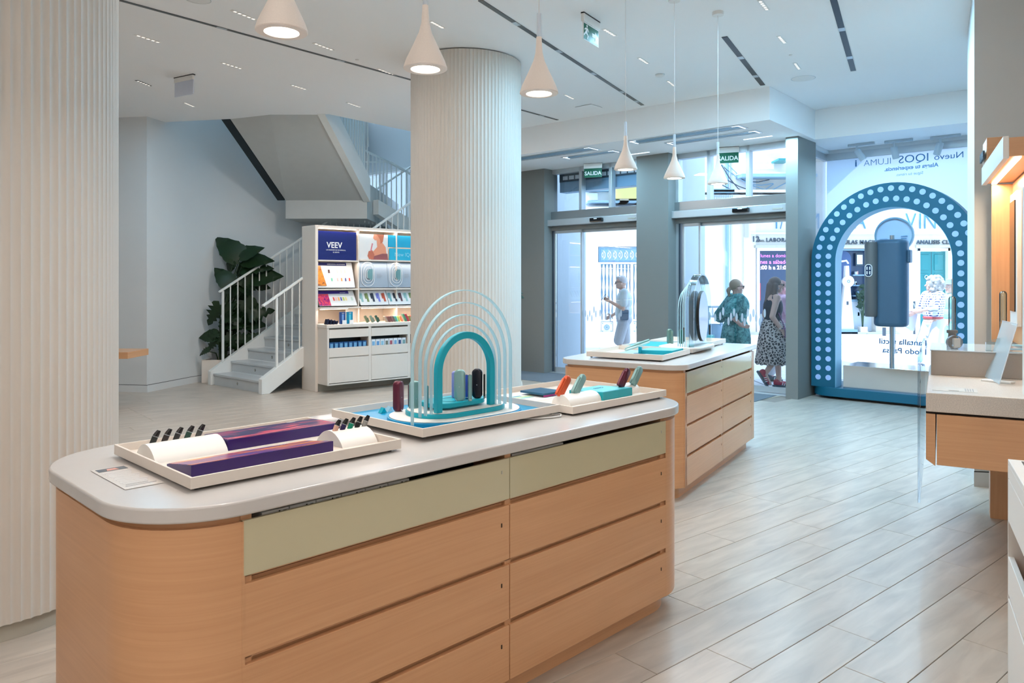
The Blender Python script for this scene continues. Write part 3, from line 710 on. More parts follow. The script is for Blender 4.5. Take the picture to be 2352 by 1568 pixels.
# right tray goods
tb = wedge(F1, -.118, .127, .285, .50, 1.0, .040, .030, 'teal flat box with sloping top in the right tray', M('teal_front', (0, 160, 176), .4), M('teal_top', (90, 200, 214), .35), 'product_box')
text('lettering', 'Coming', .022, MT('arch_blue'), tb, (.16, .13, .038), (0, 0, PI), .0004); 
nb = thing('leaflet_box', 'flat navy blue box at the back of the right tray', 'box', pxz(1250, 901, 1.012), F1.a)
MB().box(-.085, .07, -.07, .09, 0, .010).build('box_body', MT('navy'), nb, .001); MB().box(-.085, .07, -.072, -.07, -.008, 0).build('magenta_edge', M('magenta', (150, 30, 110), .5), nb)
lf = thing('leaflet', 'white leaflet with pale green sticks printed in the right tray', 'leaflet', pxz(1225, 912, 1.0), F1.a)
MB().box(-.11, .15, -.09, .16, .0, .0012).build('paper', MT('print_white'), lf)
for k, (c, dx) in enumerate((((120, 200, 190), -.02), ((180, 215, 150), .0), ((60, 160, 170), -.05))):
    MB().box(-.09+dx*.4, .03+dx, .0+.03*k, .018+.03*k, .0012, .0018).build('printed_stick', M('print_c%d' % k, c, .5), lf)
hl = ridge(F1, -.356, -.122, .35, .058, 1.0, .046, 'left rounded white holder in the right tray', True)
hr = ridge(F1, .130, .255, .38, .058, 1.0, .046, 'right rounded white holder in the right tray', True)
def leaning(u_, v_, m, label, extra=0):
    p = pxz(u_, v_, 1.038)
    t = thing('device_case', label, 'device', p, 0, None, rot=(math.radians(0), math.radians(40), F1.a))
    o = rrect(-.020, .020, 0, .115, .017, 7); n = len(o)
    def b(o, y0, y1, nm, mm):
        i = [(a*.86, .004+c*.93) for a, c in o]; mb = MB(); vs = []; fs = []
        for P, y in ((i, y0), (o, y0+.004), (o, y1-.004), (i, y1)): vs += [(q[0], y, q[1]) for q in P]
        for k in range(3):
            for q in range(n): fs.append((k*n+q, k*n+(q+1) % n, (k+1)*n+(q+1) % n, (k+1)*n+q))
        fs += [tuple(range(n)), tuple(range(4*n-1, 3*n-1, -1))]
        mb.add(vs, fs).build(nm, mm, t, 0, 50)
    b(o, -.011, .011, 'case_body', m); b([(a*.35-.022, c*.82-.004) for a, c in o], -.009, .009, 'stick_body', m)
    MB().lathe([(.0022, 0), (.0022, .003)], 8).build('charge_port', MT('dark'), t, loc=(-.024, -.002, .088))
    return t
leaning(1283, 910, copper, 'copper orange case leaning on the left holder of the right tray')
leaning(1319, 906, sage, 'sage case leaning beside the copper orange one')
leaning(1424, 889, maroon, 'maroon case leaning on the right holder of the right tray')
leaning(1453, 884, sage, 'sage case leaning at the right end of the right tray')
# ---------------------------------------------------------------- far counter goods
TD = tray(F2, .06, .70, .19, .82, 'near tray of the far counter with angled white stick and teal blocks', z=.996, h=.04)
TE = tray(F2, .76, 1.39, .19, .82, 'middle tray of the far counter under the round clear stand', z=.996, h=.04)
TF = tray(F2, 1.45, 1.98, .25, .82, 'farthest tray of the far counter beside the doors', z=.996, h=.04)
MB().box(.05, .6, .06, .5, .006, .010).build('pale_blue_liner', M('pale_blue', (150, 205, 220), .4), TD)
MB().box(.012, .62, .012, .618, .006, .030).build('turquoise_liner', MT('turquoise'), TE)
wedge(F2, .40, .66, .235, .52, 1.005, .035, .028, 'flat teal box in the near tray of the far counter', M('teal_front', (0, 0, 0)), M('pale_teal', (120, 205, 215), .4), 'product_box')
pst = thing('stick_stand', 'small teal post on a round foot in the near tray of the far counter', 'stand', pxz(1470.5, 812, 1.004), F2.a)
MB().box(-.012, .012, -.012, .012, .003, .055).build('post', MT('turquoise'), pst, .001)
MB().lathe([(.055, 0), (.055, .003)], 24).build('foot_disc', MT('arch_blue'), pst)
st = thing('display_stick', 'large pale green and white stick lying tilted over the teal post', 'device', pd(1437, 803, 5.85), 0)
a = pd(1437, 803.5, 5.9); b = pd(1490, 785, 6.15)
MB().tube([Vector((0, 0, 0)), b-a], .012, 12).build('stick_body', M('white_green', (200, 216, 208), .3), st, 0, 50); st.location = a
MB().tube([Vector((.0, .0, .012)), (b-a)*.55+Vector((0, 0, .014)), (b-a)+Vector((0, 0, .016))], [.004, .011, .009], 10).build('green_half', sagegreen, st, 0, 50)
pebble(pxz(1538, 790, 1.03), .3, sagegreen, 'grey green device case standing left on the far counter', .046, .135, .03, False)
stick(pxz(1544, 791, 1.03), sagegreen, 'grey green stick beside its case on the far counter', .12, .010)
pebble(pxz(1565, 791, 1.03), .3, dgreen, 'dark green device case in front of the clear stand', .036, .135, .03, False)
stick(pxz(1571, 786, 1.03), M('umber', (70, 48, 40), .3, .3), 'dark brown stick behind the dark green case', .135, .011)
# round clear stand with dark screen
rs = thing('oval_stand', 'tall clear oval stand with a dark mirror screen on the far counter', 'display', F2(1.03, .235, 1.026), F2.a)
MB().prism(stadium(.0, .09, .33, .19), 0, .012).build('base_plate', MT('white_plastic'), rs, .002, 40)
for hw, top, y, wd in ((.25, .625, -.02, .012), (.235, .585, .03, .005), (.22, .55, .055, .005), (.205, .52, .08, .005), (.19, .49, .105, .005)):
    MB().ring(archpts(0, hw, .012, top-hw, 26), archpts(0, hw-wd, .012, top-hw, 26), y-(.004 if wd < .01 else .03), y+(.004 if wd < .01 else .03), axis='y', closed=False).build('clear_arch', MT('acrylic_edge') if wd < .01 else MT('acrylic'), rs, 0, 40)
MB().prism(archpts(0, .24, .012, .375, 26), -.012, -.004, axis='y').build('clear_plate', MT('acrylic'), rs, 0, 40)
pz = [(.135*math.cos(2*PI*k/40), .265+.215*math.sin(2*PI*k/40)) for k in range(40)]
sc = MB().prism(pz, -.055, -.03, axis='y').build('screen_body', MT('dark'), rs, .003, 40)
MB().prism([(x*.965, .265+(z-.265)*.975) for x, z in pz], -.058, -.055, axis='y').build('screen_face', M('screen_blue', (110, 130, 160), .08, 0, spec=.8), sc, 0, 40)
stick(pxz(1630, 776, 1.02), MT('dark'), 'black stick standing right of the oval stand', .13, .008)
pb = thing('box_stand', 'small teal faceted block right of the oval stand', 'display', pxz(1632, 781, 1.01), F2.a)
MB().prism([(-.04, 0), (.05, 0), (.035, .05), (-.02, .05)], -.03, .03, axis='y').build('block', M('block_teal', (60, 150, 165), .4), pb, .002)
# ---------------------------------------------------------------- shelf wall unit
sh = thing('display_cabinet', 'tall pale shelf cabinet with lit product boards in front of the stairs', 'cabinet', FS(0, 0), FS.a)
wwm = MT('warm_white'); HW = 2.406; LN = 2.79
MB().box(0, .045, 0, .43, .0, HW).build('side_panel', wwm, sh, .006)
MB().box(LN-.045, LN, 0, .43, .0, HW).build('side_panel', wwm, sh, .006)
MB().box(.045, LN-.045, .40, .43, .02, HW).build('back_panel', wwm, sh)
MB().box(.045, LN-.045, 0, .43, HW-.035, HW).build('top_panel', wwm, sh)
MB().box(.06, LN-.06, .03, .1, .0, .12).build('kick_plinth', MT('plinth_grey'), sh)
for u in (.70, 1.37, 2.06): MB().box(u, u+.022, .012, .4, .97, HW-.03).build('divider', wwm, sh, .002)
LW = -.285
MB().box(.03, LN-.02, LW-.008, .40, .93, .975).build('worktop', wwm, sh, .002)
MB().box(.04, .06, LW, .0, .12, .93).build('lower_side', wwm, sh)
MB().box(.05, LN-.03, .0, .02, .12, .93).build('lower_back', wwm, sh)
MB().box(.05, LN-.03, LW, .0, .115, .135).build('lower_bottom', wwm, sh)
for i in range(4):
    a = .045+i*.683; b = a+.683
    if b > LN-.02: b = LN-.02
    MB().box(a, a+.022, LW-.001, .0, .135, .93).build('stile', wwm, sh)
    MB().box(b-.022, b, LW-.001, .0, .135, .93).build('stile', wwm, sh)
    MB().box(a+.024, b-.024, LW-.004, LW+.012, .785, .905).build('drawer_front', wwm, sh, .002)
    MB().box(a+.024, b-.024, LW-.004, LW+.012, .515, .645).build('bin_front', wwm, sh, .002)
    MB().box(a+.024, b-.024, LW+.01, -.02, .505, .515).build('bin_floor', wwm, sh)
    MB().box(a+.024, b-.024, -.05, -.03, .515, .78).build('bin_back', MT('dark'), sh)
    MB().box(a+.024, b-.024, LW-.004, LW+.012, .145, .50).build('door', wwm, sh, .002)
    if i < 2:
        for k in range(8):
            bc = [(34, 92, 150)]*8 if i == 0 else [(120, 175, 215), (90, 150, 205), (140, 190, 215), (110, 120, 110), (165, 80, 95), (120, 170, 210), (40, 70, 120), (120, 160, 160)]
            nm = '%s blue refill carton from the left in the left open bin of the shelf cabinet' % ['first', 'second', 'third', 'fourth', 'fifth', 'sixth', 'seventh', 'eighth'][k] if i == 0 else '%s device carton in the second open bin of the shelf cabinet' % ['pale blue', 'blue', 'light blue', 'grey', 'dusty red', 'sky blue', 'dark blue', 'grey green'][k]
            c = thing('carton', nm, 'box', FS(a+.04+k*.076, LW+.02), FS.a, 'cartons in bin %s' % ('one' if i == 0 else 'two'))
            MB().box(0, .066, 0, .12, .516, .722 if i == 0 else .735).build('box_body', M('carton_white', (225, 230, 236), .5) if i else M('carton_blue', (30, 84, 140), .4), c, .001)
            MB().box(.012, .054, -.001, 0, .60, .705).build('label_print', M('cart_%d_%d' % (i, k if i else 0), bc[k] if i else (110, 165, 205), .5), c)
def board(u0, u1, z0, z1, y0, y1, name, m):
    """slanted board, foot at y0 and top at y1"""
    return MB().add([(u0, y0, z0), (u1, y0, z0), (u1, y1, z1), (u0, y1, z1), (u0, y0+.012, z0), (u1, y0+.012, z0), (u1, y1+.012, z1), (u0, y1+.012, z1)],
                    [(0, 1, 2, 3), (7, 6, 5, 4), (0, 4, 5, 1), (1, 5, 6, 2), (2, 6, 7, 3), (3, 7, 4, 0)]).build(name, m, sh)
def on(u0, u1, z0, z1, b, m, name='print', par=None, d=.0015):
    """flat print on a board b = (z0, z1, y0, y1)"""
    bz0, bz1, by0, by1 = b; y = lambda z: by0+(by1-by0)*(z-bz0)/(bz1-bz0)-.001
    return MB().add([(u0, y(z0)-d, z0), (u1, y(z0)-d, z0), (u1, y(z1)-d, z1), (u0, y(z1)-d, z1), (u0, y(z0), z0), (u1, y(z0), z0), (u1, y(z1), z1), (u0, y(z1), z1)],
                    [(0, 1, 2, 3), (7, 6, 5, 4), (0, 4, 5, 1), (1, 5, 6, 2), (2, 6, 7, 3), (3, 7, 4, 0)]).build(name, m, par or sh)
# section one: brand panel, two slanted boards
p = MB().box(.055, .675, .02, .04, 1.905, 2.325).build('brand_panel', M('brand_navy', (20, 24, 104), .3), sh)
text('lettering', 'VEEV', .118, MT('print_white'), sh, (.19, .019, 2.085), (PI/2, 0, 0), .001, 'LEFT', False, .002, .95)
text('lettering', 'LA CALIDAD NO SE EXPLICA,', .024, MT('print_white'), sh, (.34, .019, 2.045), (PI/2, 0, 0), .001, 'CENTER')
text('lettering', 'SE SIENTE', .024, MT('print_white'), sh, (.34, .019, 2.012), (PI/2, 0, 0), .001, 'CENTER')
MB().box(.05, .70, .0, .40, 1.885, 1.905).build('shelf', wwm, sh, .002)
B2 = (1.50, 1.875, .02, .13); board(.055, .655, *B2[:2], B2[2], B2[3], 'board', M('board_white', (232, 232, 232), .35))
on(.055, .56, 1.825, 1.872, B2, M('brand_navy', (26, 28, 130)), 'header_band')
text('lettering', 'INDEPENDENCIA, CON SEGURIDAD', .018, MT('print_white'), sh, (.24, .105, 1.84), (PI/2-.28, 0, 0), .0008)
FO = flame('flame_board_print', [(.3, (180, 70, 20)), (.5, (240, 150, 50)), (.7, (120, 50, 40))], 7, (2, 2, 2))
FR_ = flame('flame_red_board_print', [(.35, (60, 30, 120)), (.5, (210, 50, 110)), (.62, (240, 90, 90)), (.7, (70, 40, 130))], 12, (2, 2, 2))
MB().add([(.055, .018, 1.53), (.19, .018, 1.53), (.13, .100, 1.82), (.055, .100, 1.82), (.055, .026, 1.53), (.19, .026, 1.53), (.13, .110, 1.82), (.055, .110, 1.82)],
         [(0, 1, 2, 3), (7, 6, 5, 4), (0, 4, 5, 1), (1, 5, 6, 2), (2, 6, 7, 3), (3, 7, 4, 0)]).build('flame_picture', FO, sh)
def chip(u, z, b, c, w=.022, h=.045):
    on(u-w/2, u+w/2, z-h/2, z+h/2, b, M('chip%d_%d_%d' % c, c, .4), 'printed_pod', d=.003)
chip(.26, 1.74, B2, (80, 50, 46), .03, .05)
for k, c in enumerate([(215, 215, 190)]*3): chip(.40+k*.062, 1.74, B2, c)
for k, c in enumerate([(120, 200, 170), (235, 200, 195), (240, 170, 110), (100, 100, 160), (225, 90, 70)]): chip(.29+k*.065+(.03 if k else 0), 1.62, B2, c)
MB().box(.05, .70, .0, .40, 1.465, 1.485).build('shelf', wwm, sh, .002)
B3 = (1.235, 1.455, -.03, .11); board(.055, .665, *B3[:2], B3[2], B3[3], 'board', M('board_white', (0, 0, 0)))
on(.055, .58, 1.41, 1.453, B3, M('brand_violet', (60, 40, 140)), 'header_band'); on(.055, .24, 1.24, 1.408, B3, FR_, 'flame_picture')
text('lettering', 'VEEV NOW', .018, MT('print_white'), sh, (.43, .075, 1.42), (PI/2-.55, 0, 0), .0008)
for k, c in enumerate([(230, 90, 80), (240, 190, 180), (245, 170, 100), (110, 110, 180), (200, 210, 90), (240, 215, 150), (190, 215, 200)]): chip(.31+k*.04+(.06 if k == 6 else 0), 1.335, B3, c, .024, .05)
MB().box(.05, .70, -.06, .40, 1.195, 1.218).build('shelf', wwm, sh, .002)
MB().box(.52, .70, .05, .07, .975, 1.195).build('recess_cheek', wwm, sh)
# sections two and on: backlit picture, turquoise panels, ring boards, product boards
u0 = .725; UE = LN-.05
pic = MB().box(u0, u0+.50, .02, .04, 1.925, 2.31).build('picture', flame('sky_picture', [(.2, (215, 222, 226)), (.6, (228, 226, 224)), (.9, (180, 198, 220))], 1.5), sh)
# a portrait of a woman holding a slim stick, flat artwork
skin_p = M('print_skin', (226, 150, 116), .5); skin_d = M('print_skin_dark', (196, 110, 84), .5); hair_p = M('print_hair', (190, 110, 80), .5); dress_p = M('print_dress', (150, 84, 84), .5)
def flat(pts, y, m, nm): return MB().prism([(u0+a, b) for a, b in pts], y-.0015, y, axis='y').build(nm, m, sh)
flat([(.25, 2.31), (.24, 2.25), (.27, 2.22), (.30, 2.22), (.31, 2.12), (.26, 2.07), (.20, 2.02), (.19, 1.97), (.30, 1.925), (.5, 1.925), (.47, 2.05), (.46, 2.12), (.40, 2.19), (.39, 2.31)], .0195, skin_p, 'figure_print')
flat([(.30, 2.31), (.36, 2.24), (.37, 2.17), (.41, 2.20), (.43, 2.31)], .0178, hair_p, 'hair_print')
flat([(.20, 1.925), (.24, 1.975), (.40, 2.02), (.49, 2.02), (.5, 1.925)], .0178, dress_p, 'dress_print')
flat([(.16, 2.05), (.14, 1.98), (.17, 1.93), (.24, 1.93), (.26, 2.0), (.22, 2.07)], .0165, skin_d, 'hand_print')
flat([(.185, 2.05), (.205, 2.05), (.235, 2.17), (.215, 2.175)], .015, M('print_stick', (215, 130, 140), .5), 'stick_print')
for i in range(3):
    a = u0+.50+i*.5
    if a > UE-.1: break
    b = min(a+.5, UE)
    MB().box(a+.01, b, .02, .04, 2.125, 2.31).build('turquoise_panel', M('panel_turq', (30, 165, 205), .4), sh)
    MB().box(a+.03, b, .02, .04, 1.925, 2.105).build('turquoise_panel', M('panel_turq2', (40, 175, 210), .4), sh)
text('lettering', 'New IQOS', .085, M('panel_pale', (150, 215, 235), .4), sh, (u0+.62, .019, 1.985), (PI/2, 0, 0), .001)
MB().box(u0, UE, -.01, .40, 1.90, 1.92).build('shelf', wwm, sh, .002)
B4 = (1.50, 1.89, .0, .05); cool = M('board_cool', (150, 162, 176), .35)
for i in range(4):
    a = u0+i*.50
    if a > UE-.1: break
    b = min(a+.495, UE); board(a, b, B4[0], B4[1], B4[2], B4[3], 'board', cool)
    cx = a+.135
    for (hw, hh, dx) in ((.115, .185, 0), (.082, .135, .008), (.055, .095, .012), (.032, .062, .015)):
        o = [(cx+dx+p[0], 1.70+p[1]) for p in rrect(-hw, hw, -hh, hh, hw*.95, 7)]; q = [(cx+dx+p[0], 1.70+p[1]) for p in rrect(-hw+.007, hw-.007, -hh+.007, hh-.007, hw*.9, 7)]
        MB().ring(o, q, .005, .011, axis='y').build('ring_print', MT('print_white'), sh).location = (0, .0-.012+.0, 0)
    MB().prism(rrect(cx+.02, cx+.075, 1.62, 1.78, .012), -.014, .0, axis='y').build('printed_case', sage, sh)
    MB().prism(rrect(cx-.005, cx+.018, 1.64, 1.76, .008), -.014, .0, axis='y').build('printed_stick', sage, sh)
    for k in range(3): MB().box(a+.30, a+.37+.02*(k % 2), .012, .014, 1.70-.025*k, 1.705-.025*k).build('print_line', MT('print_grey'), sh)
MB().box(u0, UE, -.03, .40, 1.465, 1.49).build('shelf', wwm, sh, .002)
B5 = (1.235, 1.455, -.03, .09)
cs = [(150, 190, 190), (130, 145, 90), (50, 56, 72), (120, 126, 205), (190, 84, 54), (110, 165, 175), (40, 46, 60), (90, 50, 60)]
for i in range(4):
    a = u0+i*.50
    if a > UE-.1: break
    b = min(a+.49, UE); board(a, b, B5[0], B5[1], B5[2], B5[3], 'board', M('board_white', (0, 0, 0)))
    for k in range(5):
        c = cs[(k if i == 0 else k+5) % 8]; u = a+.03+k*.098; m = M('case%d_%d_%d' % c, c, .4); 
        if u+.045 > b: break
        on(u, u+.034, 1.285, 1.415, B5, m, 'printed_case', d=.004); on(u-.022, u-.002, 1.33, 1.41, B5, m, 'printed_stick', d=.003)
MB().box(u0, UE, -.06, .40, 1.195, 1.218).build('shelf', wwm, sh, .002)
# led strips under the shelves, real light
for (a, b, z, y) in ((.055, .675, 2.362, .008), (u0, UE, 2.362, .008), (.06, .50, 1.19, -.04), (u0+.01, UE, 1.19, -.04)):
    MB().box(a, b, y, y+.02, z-.006, z).build('led_strip', MT('led_strip'), sh)
    area(FS((a+b)/2, y+.01, z-.012), b-a, 4*(b-a), (1, .78, .58) if z < 2 else (1, .9, .8), (0, 0, FS.a), .02)
for (a, b) in ((.055, .69), (u0, UE)):
    area(FS((a+b)/2, -.0, 1.88), b-a, 1.8*(b-a), (1, .85, .72), (math.radians(-12), 0, FS.a), .02)
# goods on its worktop
for i in range(7):
    t = thing('pouch', '%s glossy navy pouch from the left in the cluster on the shelf cabinet worktop' % ['first', 'second', 'third', 'fourth', 'fifth', 'sixth', 'seventh'][i], 'pouch', FS(.075+.025*i, -.18+.05*(i % 2), .976), FS.a+.3, 'dark pouches on the shelf cabinet')
    t.rotation_euler = (0, .35, FS.a+.3)
    MB().prism(rrect(-.012, .012, 0, .085-.005*i, .008), -.03, .03, axis='y').build('pouch_body', M('pouch_navy', (24, 28, 52), .2), t, .003)
for (u, c, c2, nm) in ((.285, (30, 66, 130), (120, 160, 220), 'dark blue'), (.40, (0, 130, 170), (90, 200, 220), 'turquoise')):
    t = thing('refill_box', '%s pod box standing on the shelf cabinet worktop' % nm, 'box', FS(u, -.2, .976), FS.a)
    MB().box(0, .092, 0, .03, 0, .175).build('box_body', M('rb%d_%d_%d' % c, c, .4), t, .001)
    MB().box(.03, .062, -.001, 0, .05, .14).build('label_print', M('rb%d_%d_%d' % c2, c2, .4), t)
    text('lettering', 'VEEV', .018, MT('print_white'), t, (.03, -.001, .148), (PI/2, 0, 0), .0006)
    MB().box(.03, .095, -.02, -.012, 0, .055).build('price_card', MT('print_white'), t)
for i, c in enumerate([(96, 110, 84), (110, 130, 116), (44, 78, 66)]):
    t = thing('device_case', ['olive leaning case, first on the worktop right of the divider', 'grey green leaning case between olive and dark green', 'dark green leaning case with wings on the worktop'][i], 'device', FS(.80+i*.09, -.1, .976), 0, None, (0, -.45, FS.a))
    MB().prism(rrect(-.018, .018, 0, .115, .012), -.012, .012, axis='y').build('case_body', M('dc%d' % i, c, .35), t, .003, 50)
    MB().prism(rrect(.02, .034, .0, .07, .006), -.01, .01, axis='y').build('stick_body', M('dc%d' % i, c), t, .002, 50)
sl = [(150, 140, 130), (100, 60, 66), (110, 70, 84), (90, 84, 90), (90, 200, 190), (220, 220, 130), (240, 150, 120), (40, 130, 110), (170, 40, 70), (140, 150, 90), (220, 90, 74)]
nm = ['taupe', 'plum', 'mauve', 'slate', 'aqua', 'lemon', 'salmon', 'green', 'crimson', 'olive', 'coral']
for i, c in enumerate(sl):
    t = thing('sleeve', '%s leather sleeve in the leaning row on the shelf cabinet worktop' % nm[i], 'sleeve', FS(1.12+i*.046+(.02 if i > 6 else 0), -.12, .976), 0, 'coloured sleeves on the shelf cabinet', (0, -.5, FS.a))
    MB().prism(rrect(-.009, .009, 0, .10+.03*(i in (7, 8)), .006), -.03, .03, axis='y').build('sleeve_body', M('sl%d' % i, c, .5), t, .003, 50)
t = thing('device_case', 'tall dark case leaning at the right end of the shelf cabinet worktop', 'device', FS(1.80, -.12, .976), 0, None, (0, -.4, FS.a))
MB().prism(rrect(-.012, .012, 0, .18, .01), -.02, .02, axis='y').build('case_body', M('dark_case', (44, 52, 62), .4), t, .003, 50)
# ---------------------------------------------------------------- staircase
stt = thing('staircase', 'marble staircase with white stringers rising behind the shelf cabinet', 'staircase', FT(0, 0), FT.a)
NS = 14; TR = .285; RS = .174; WS = 1.57
for i in range(NS):
    x = .06+i*TR; z = RS*(i+1)
    s = MB().box(x, x+.02, .09, WS-.09, z-RS, z-.03).build('riser', MT('step_marble'), stt)
    MB().box(x-.02, x+TR+.02, .09, WS-.09, z-.03, z).build('tread', MT('step_marble'), stt, .003)
    l = MB().lathe([(.024, -.004), (.024, .0)], 16, Matrix.Translation((x, WS/2, z-RS/2-.01)) @ Matrix.Rotation(-PI/2, 4, 'Y')).build('step_light', MT('iron_dark'), s)
    l2 = MB().lathe([(.013, -.001), (.013, .0058)], 12, Matrix.Translation((x, WS/2, z-RS/2-.01)) @ Matrix.Rotation(-PI/2, 4, 'Y')).build('step_lens', MT('plinth_grey'), s)
sl_ = RS/TR; XE = .06+NS*TR
for y0 in (0, WS-.09):
    MB().add([(0, y0, 0), (.12, y0, 0), (XE, y0, (XE-.12)*sl_-.0), (XE, y0, XE*sl_+.22), (.0, y0, .21), (0, y0+.09, 0), (.12, y0+.09, 0), (XE, y0+.09, (XE-.12)*sl_), (XE, y0+.09, XE*sl_+.22), (0, y0+.09, .21)],
             [(4, 3, 2, 1, 0), (5, 6, 7, 8, 9), (0, 1, 6, 5), (1, 2, 7, 6), (2, 3, 8, 7), (3, 4, 9, 8), (4, 0, 5, 9)]).build('stringer', MT('rail_white'), stt, .003)
MB().add([(.12, .1, .05), (XE, .1, (XE-.12)*sl_+.05), (XE, WS-.1, (XE-.12)*sl_+.05), (.12, WS-.1, .05), (.12, .1, .02), (XE, .1, (XE-.12)*sl_+.02), (XE, WS-.1, (XE-.12)*sl_+.02), (.12, WS-.1, .02)],
         [(0, 1, 2, 3), (7, 6, 5, 4), (0, 4, 5, 1), (1, 5, 6, 2), (2, 6, 7, 3), (3, 7, 4, 0)]).build('flight_soffit', MT('wall_paint'), stt)
MB().box(XE, XE+1.6, -.1, WS+.3, NS*RS-.12, NS*RS).build('landing', MT('wall_paint'), stt)
for y0, nm in ((.045, 'right'), (WS-.045, 'left')):
    rail = thing('stair_railing', 'white railing on the %s side of the staircase' % ('open front' if nm == 'right' else 'wall'), 'railing', FT(0, 0), FT.a)
    H = lambda x: .21+x*(XE*sl_+.01)/XE+.0
    xs = .02; n = 0
    x0 = .26 if nm == 'right' else .22
    ht = 1.01 if nm == 'right' else 1.12; xa = x0-.22 if nm == 'right' else .16
    MB().tube([(xa, y0, H(xa)+ht), (XE+.02, y0, H(XE+.02)+ht)], .034, 4, sq=.6).build('handrail', MT('rail_white'), rail, .004)
    x = x0; k = 0
    while x < XE:
        r = .016 if k == 0 else .008
        MB().box(x-r, x+r, y0-r*.8, y0+r*.8, H(x)-.02, H(x)+ht-.02).build('baluster', MT('rail_white'), rail)
        x += .125; k += 1
# upper flight above it (world coordinates from the photograph)
A_ = pd(656, 460, 12.5); B_ = pd(836, 460, 12.5); C_ = pd(731, 262, 10.66); D_ = pd(528, 272, 10.95)
upf = thing('upper_stair_flight', 'grey underside of the upper stair flight rising into the ceiling opening', 'staircase')
T_ = lambda p, dz: (p.x, p.y, p.z+dz)
ex = lambda p, q, k: p+(p-q)*k
D2 = ex(D_, A_, 1.1); C2 = ex(C_, B_, 1.1)
MB().add([T_(A_, 0), T_(B_, 0), T_(C2, 0), T_(D2, 0), T_(A_, .3), T_(B_, .3), T_(C2, .3), T_(D2, .3)],
         [(0, 1, 2, 3), (7, 6, 5, 4), (0, 4, 5, 1), (1, 5, 6, 2), (2, 6, 7, 3), (3, 7, 4, 0)]).build('flight_soffit', M('soffit_paint', (196, 198, 196), .8), upf)
zb = EYE-(502-HOR)*12.5/F
MB().add([(A_.x, A_.y, zb), (B_.x+.05, B_.y, zb), (B_.x+.05, 16.0, zb), (A_.x, 16.0, zb), (A_.x, A_.y, A_.z+.3), (B_.x+.05, B_.y, B_.z+.3), (B_.x+.05, 16.0, A_.z+.3), (A_.x, 16.0, A_.z+.3)],
         [(3, 2, 1, 0), (4, 5, 6, 7), (0, 1, 5, 4), (1, 2, 6, 5), (2, 3, 7, 6), (3, 0, 4, 7)]).build('landing', M('soffit_paint', (0, 0, 0)), upf)
dr = (B_-C2).normalized(); nx = Vector((dr.y, -dr.x, 0)).normalized()*-.11
if nx.x < 0: nx = -nx
MB().add([T_(B_, -.03), T_(C2, -.03), T_(C2, .36), T_(B_, .36)]+[T_(B_+nx, -.03), T_(C2+nx, -.03), T_(C2+nx, .36), T_(B_+nx, .36)],
         [(0, 1, 2, 3), (7, 6, 5, 4), (0, 4, 5, 1), (1, 5, 6, 2), (2, 6, 7, 3), (3, 7, 4, 0)]).build('stringer', MT('rail_white'), upf)
gx = Vector((-.14, .02, 0))  # dark slab painting in the shade between the flight and the wall
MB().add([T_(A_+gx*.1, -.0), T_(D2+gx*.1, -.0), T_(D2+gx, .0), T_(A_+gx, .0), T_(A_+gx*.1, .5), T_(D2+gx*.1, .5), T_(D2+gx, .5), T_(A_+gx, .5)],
         [(0, 1, 2, 3), (7, 6, 5, 4), (0, 4, 5, 1), (1, 5, 6, 2), (2, 6, 7, 3), (3, 7, 4, 0)]).build('gap_shade', M('gap_shade_dark', (30, 42, 48), .8), upf)
for i in range(8):   # treads seen only from the landing
    f = i/8; a = A_.lerp(D2, f); b = B_.lerp(C2, f)
    MB().box(a.x+.05, b.x-.05, a.y-.22, a.y+.06, a.z+.3, a.z+.46).build('step', MT('step_marble'), upf)
ur = thing('stair_railing', 'white railing of the upper flight seen through the ceiling opening', 'railing')
bo = nx*.5
MB().tube([B_+bo+Vector((0, 0, 1.35)), C2+bo+Vector((0, 0, 1.35))], .028, 4).build('handrail', MT('rail_white'), ur)
MB().tube([B_+bo+Vector((0, 0, 1.35)), B_+bo+Vector((0, .06, .9))], .02, 4).build('rail_drop', MT('rail_white'), ur)
L = (C2-B_).length; n = int(L/.13)
for i in range(n+1):
    q = B_.lerp(C2, i/n)+bo; r = .010
    MB().box(q.x-r, q.x+r, q.y-r, q.y+r, q.z+.3, q.z+1.35).build('baluster', MT('rail_white'), ur)
lr = thing('stair_railing', 'white landing railing in front of the stairwell window', 'railing')
pp = [pd(838, 346, 12.9), pd(893, 372, 14.0), pd(965, 412, 14.9)]
MB().tube(pp, .022, 4).build('handrail', MT('rail_white'), lr)
MB().tube([pd(832, 372, 14.2), pd(897, 372, 14.2), pd(965, 412, 14.9)], .02, 4).build('handrail', MT('rail_white'), lr)
for i in range(14):
    f = i/13; q = pp[0].lerp(pp[1], f*2) if f < .5 else pp[1].lerp(pp[2], f*2-1)
    MB().box(q.x-.009, q.x+.009, q.y-.009, q.y+.009, max(q.z-1.25, 2.6), q.z).build('baluster', MT('rail_white'), lr)
MB().add([(-2.4, 13.0, 2.75), (-1.2, 15.2, 1.9), (-1.2, 15.2, 2.3), (-2.4, 13.0, 3.0), (-2.3, 12.95, 2.75), (-1.1, 15.15, 1.9), (-1.1, 15.15, 2.3), (-2.3, 12.95, 3.0)],
         [(0, 1, 2, 3), (7, 6, 5, 4), (0, 4, 5, 1), (1, 5, 6, 2), (2, 6, 7, 3), (3, 7, 4, 0)]).build('landing_edge', MT('rail_white'), lr)
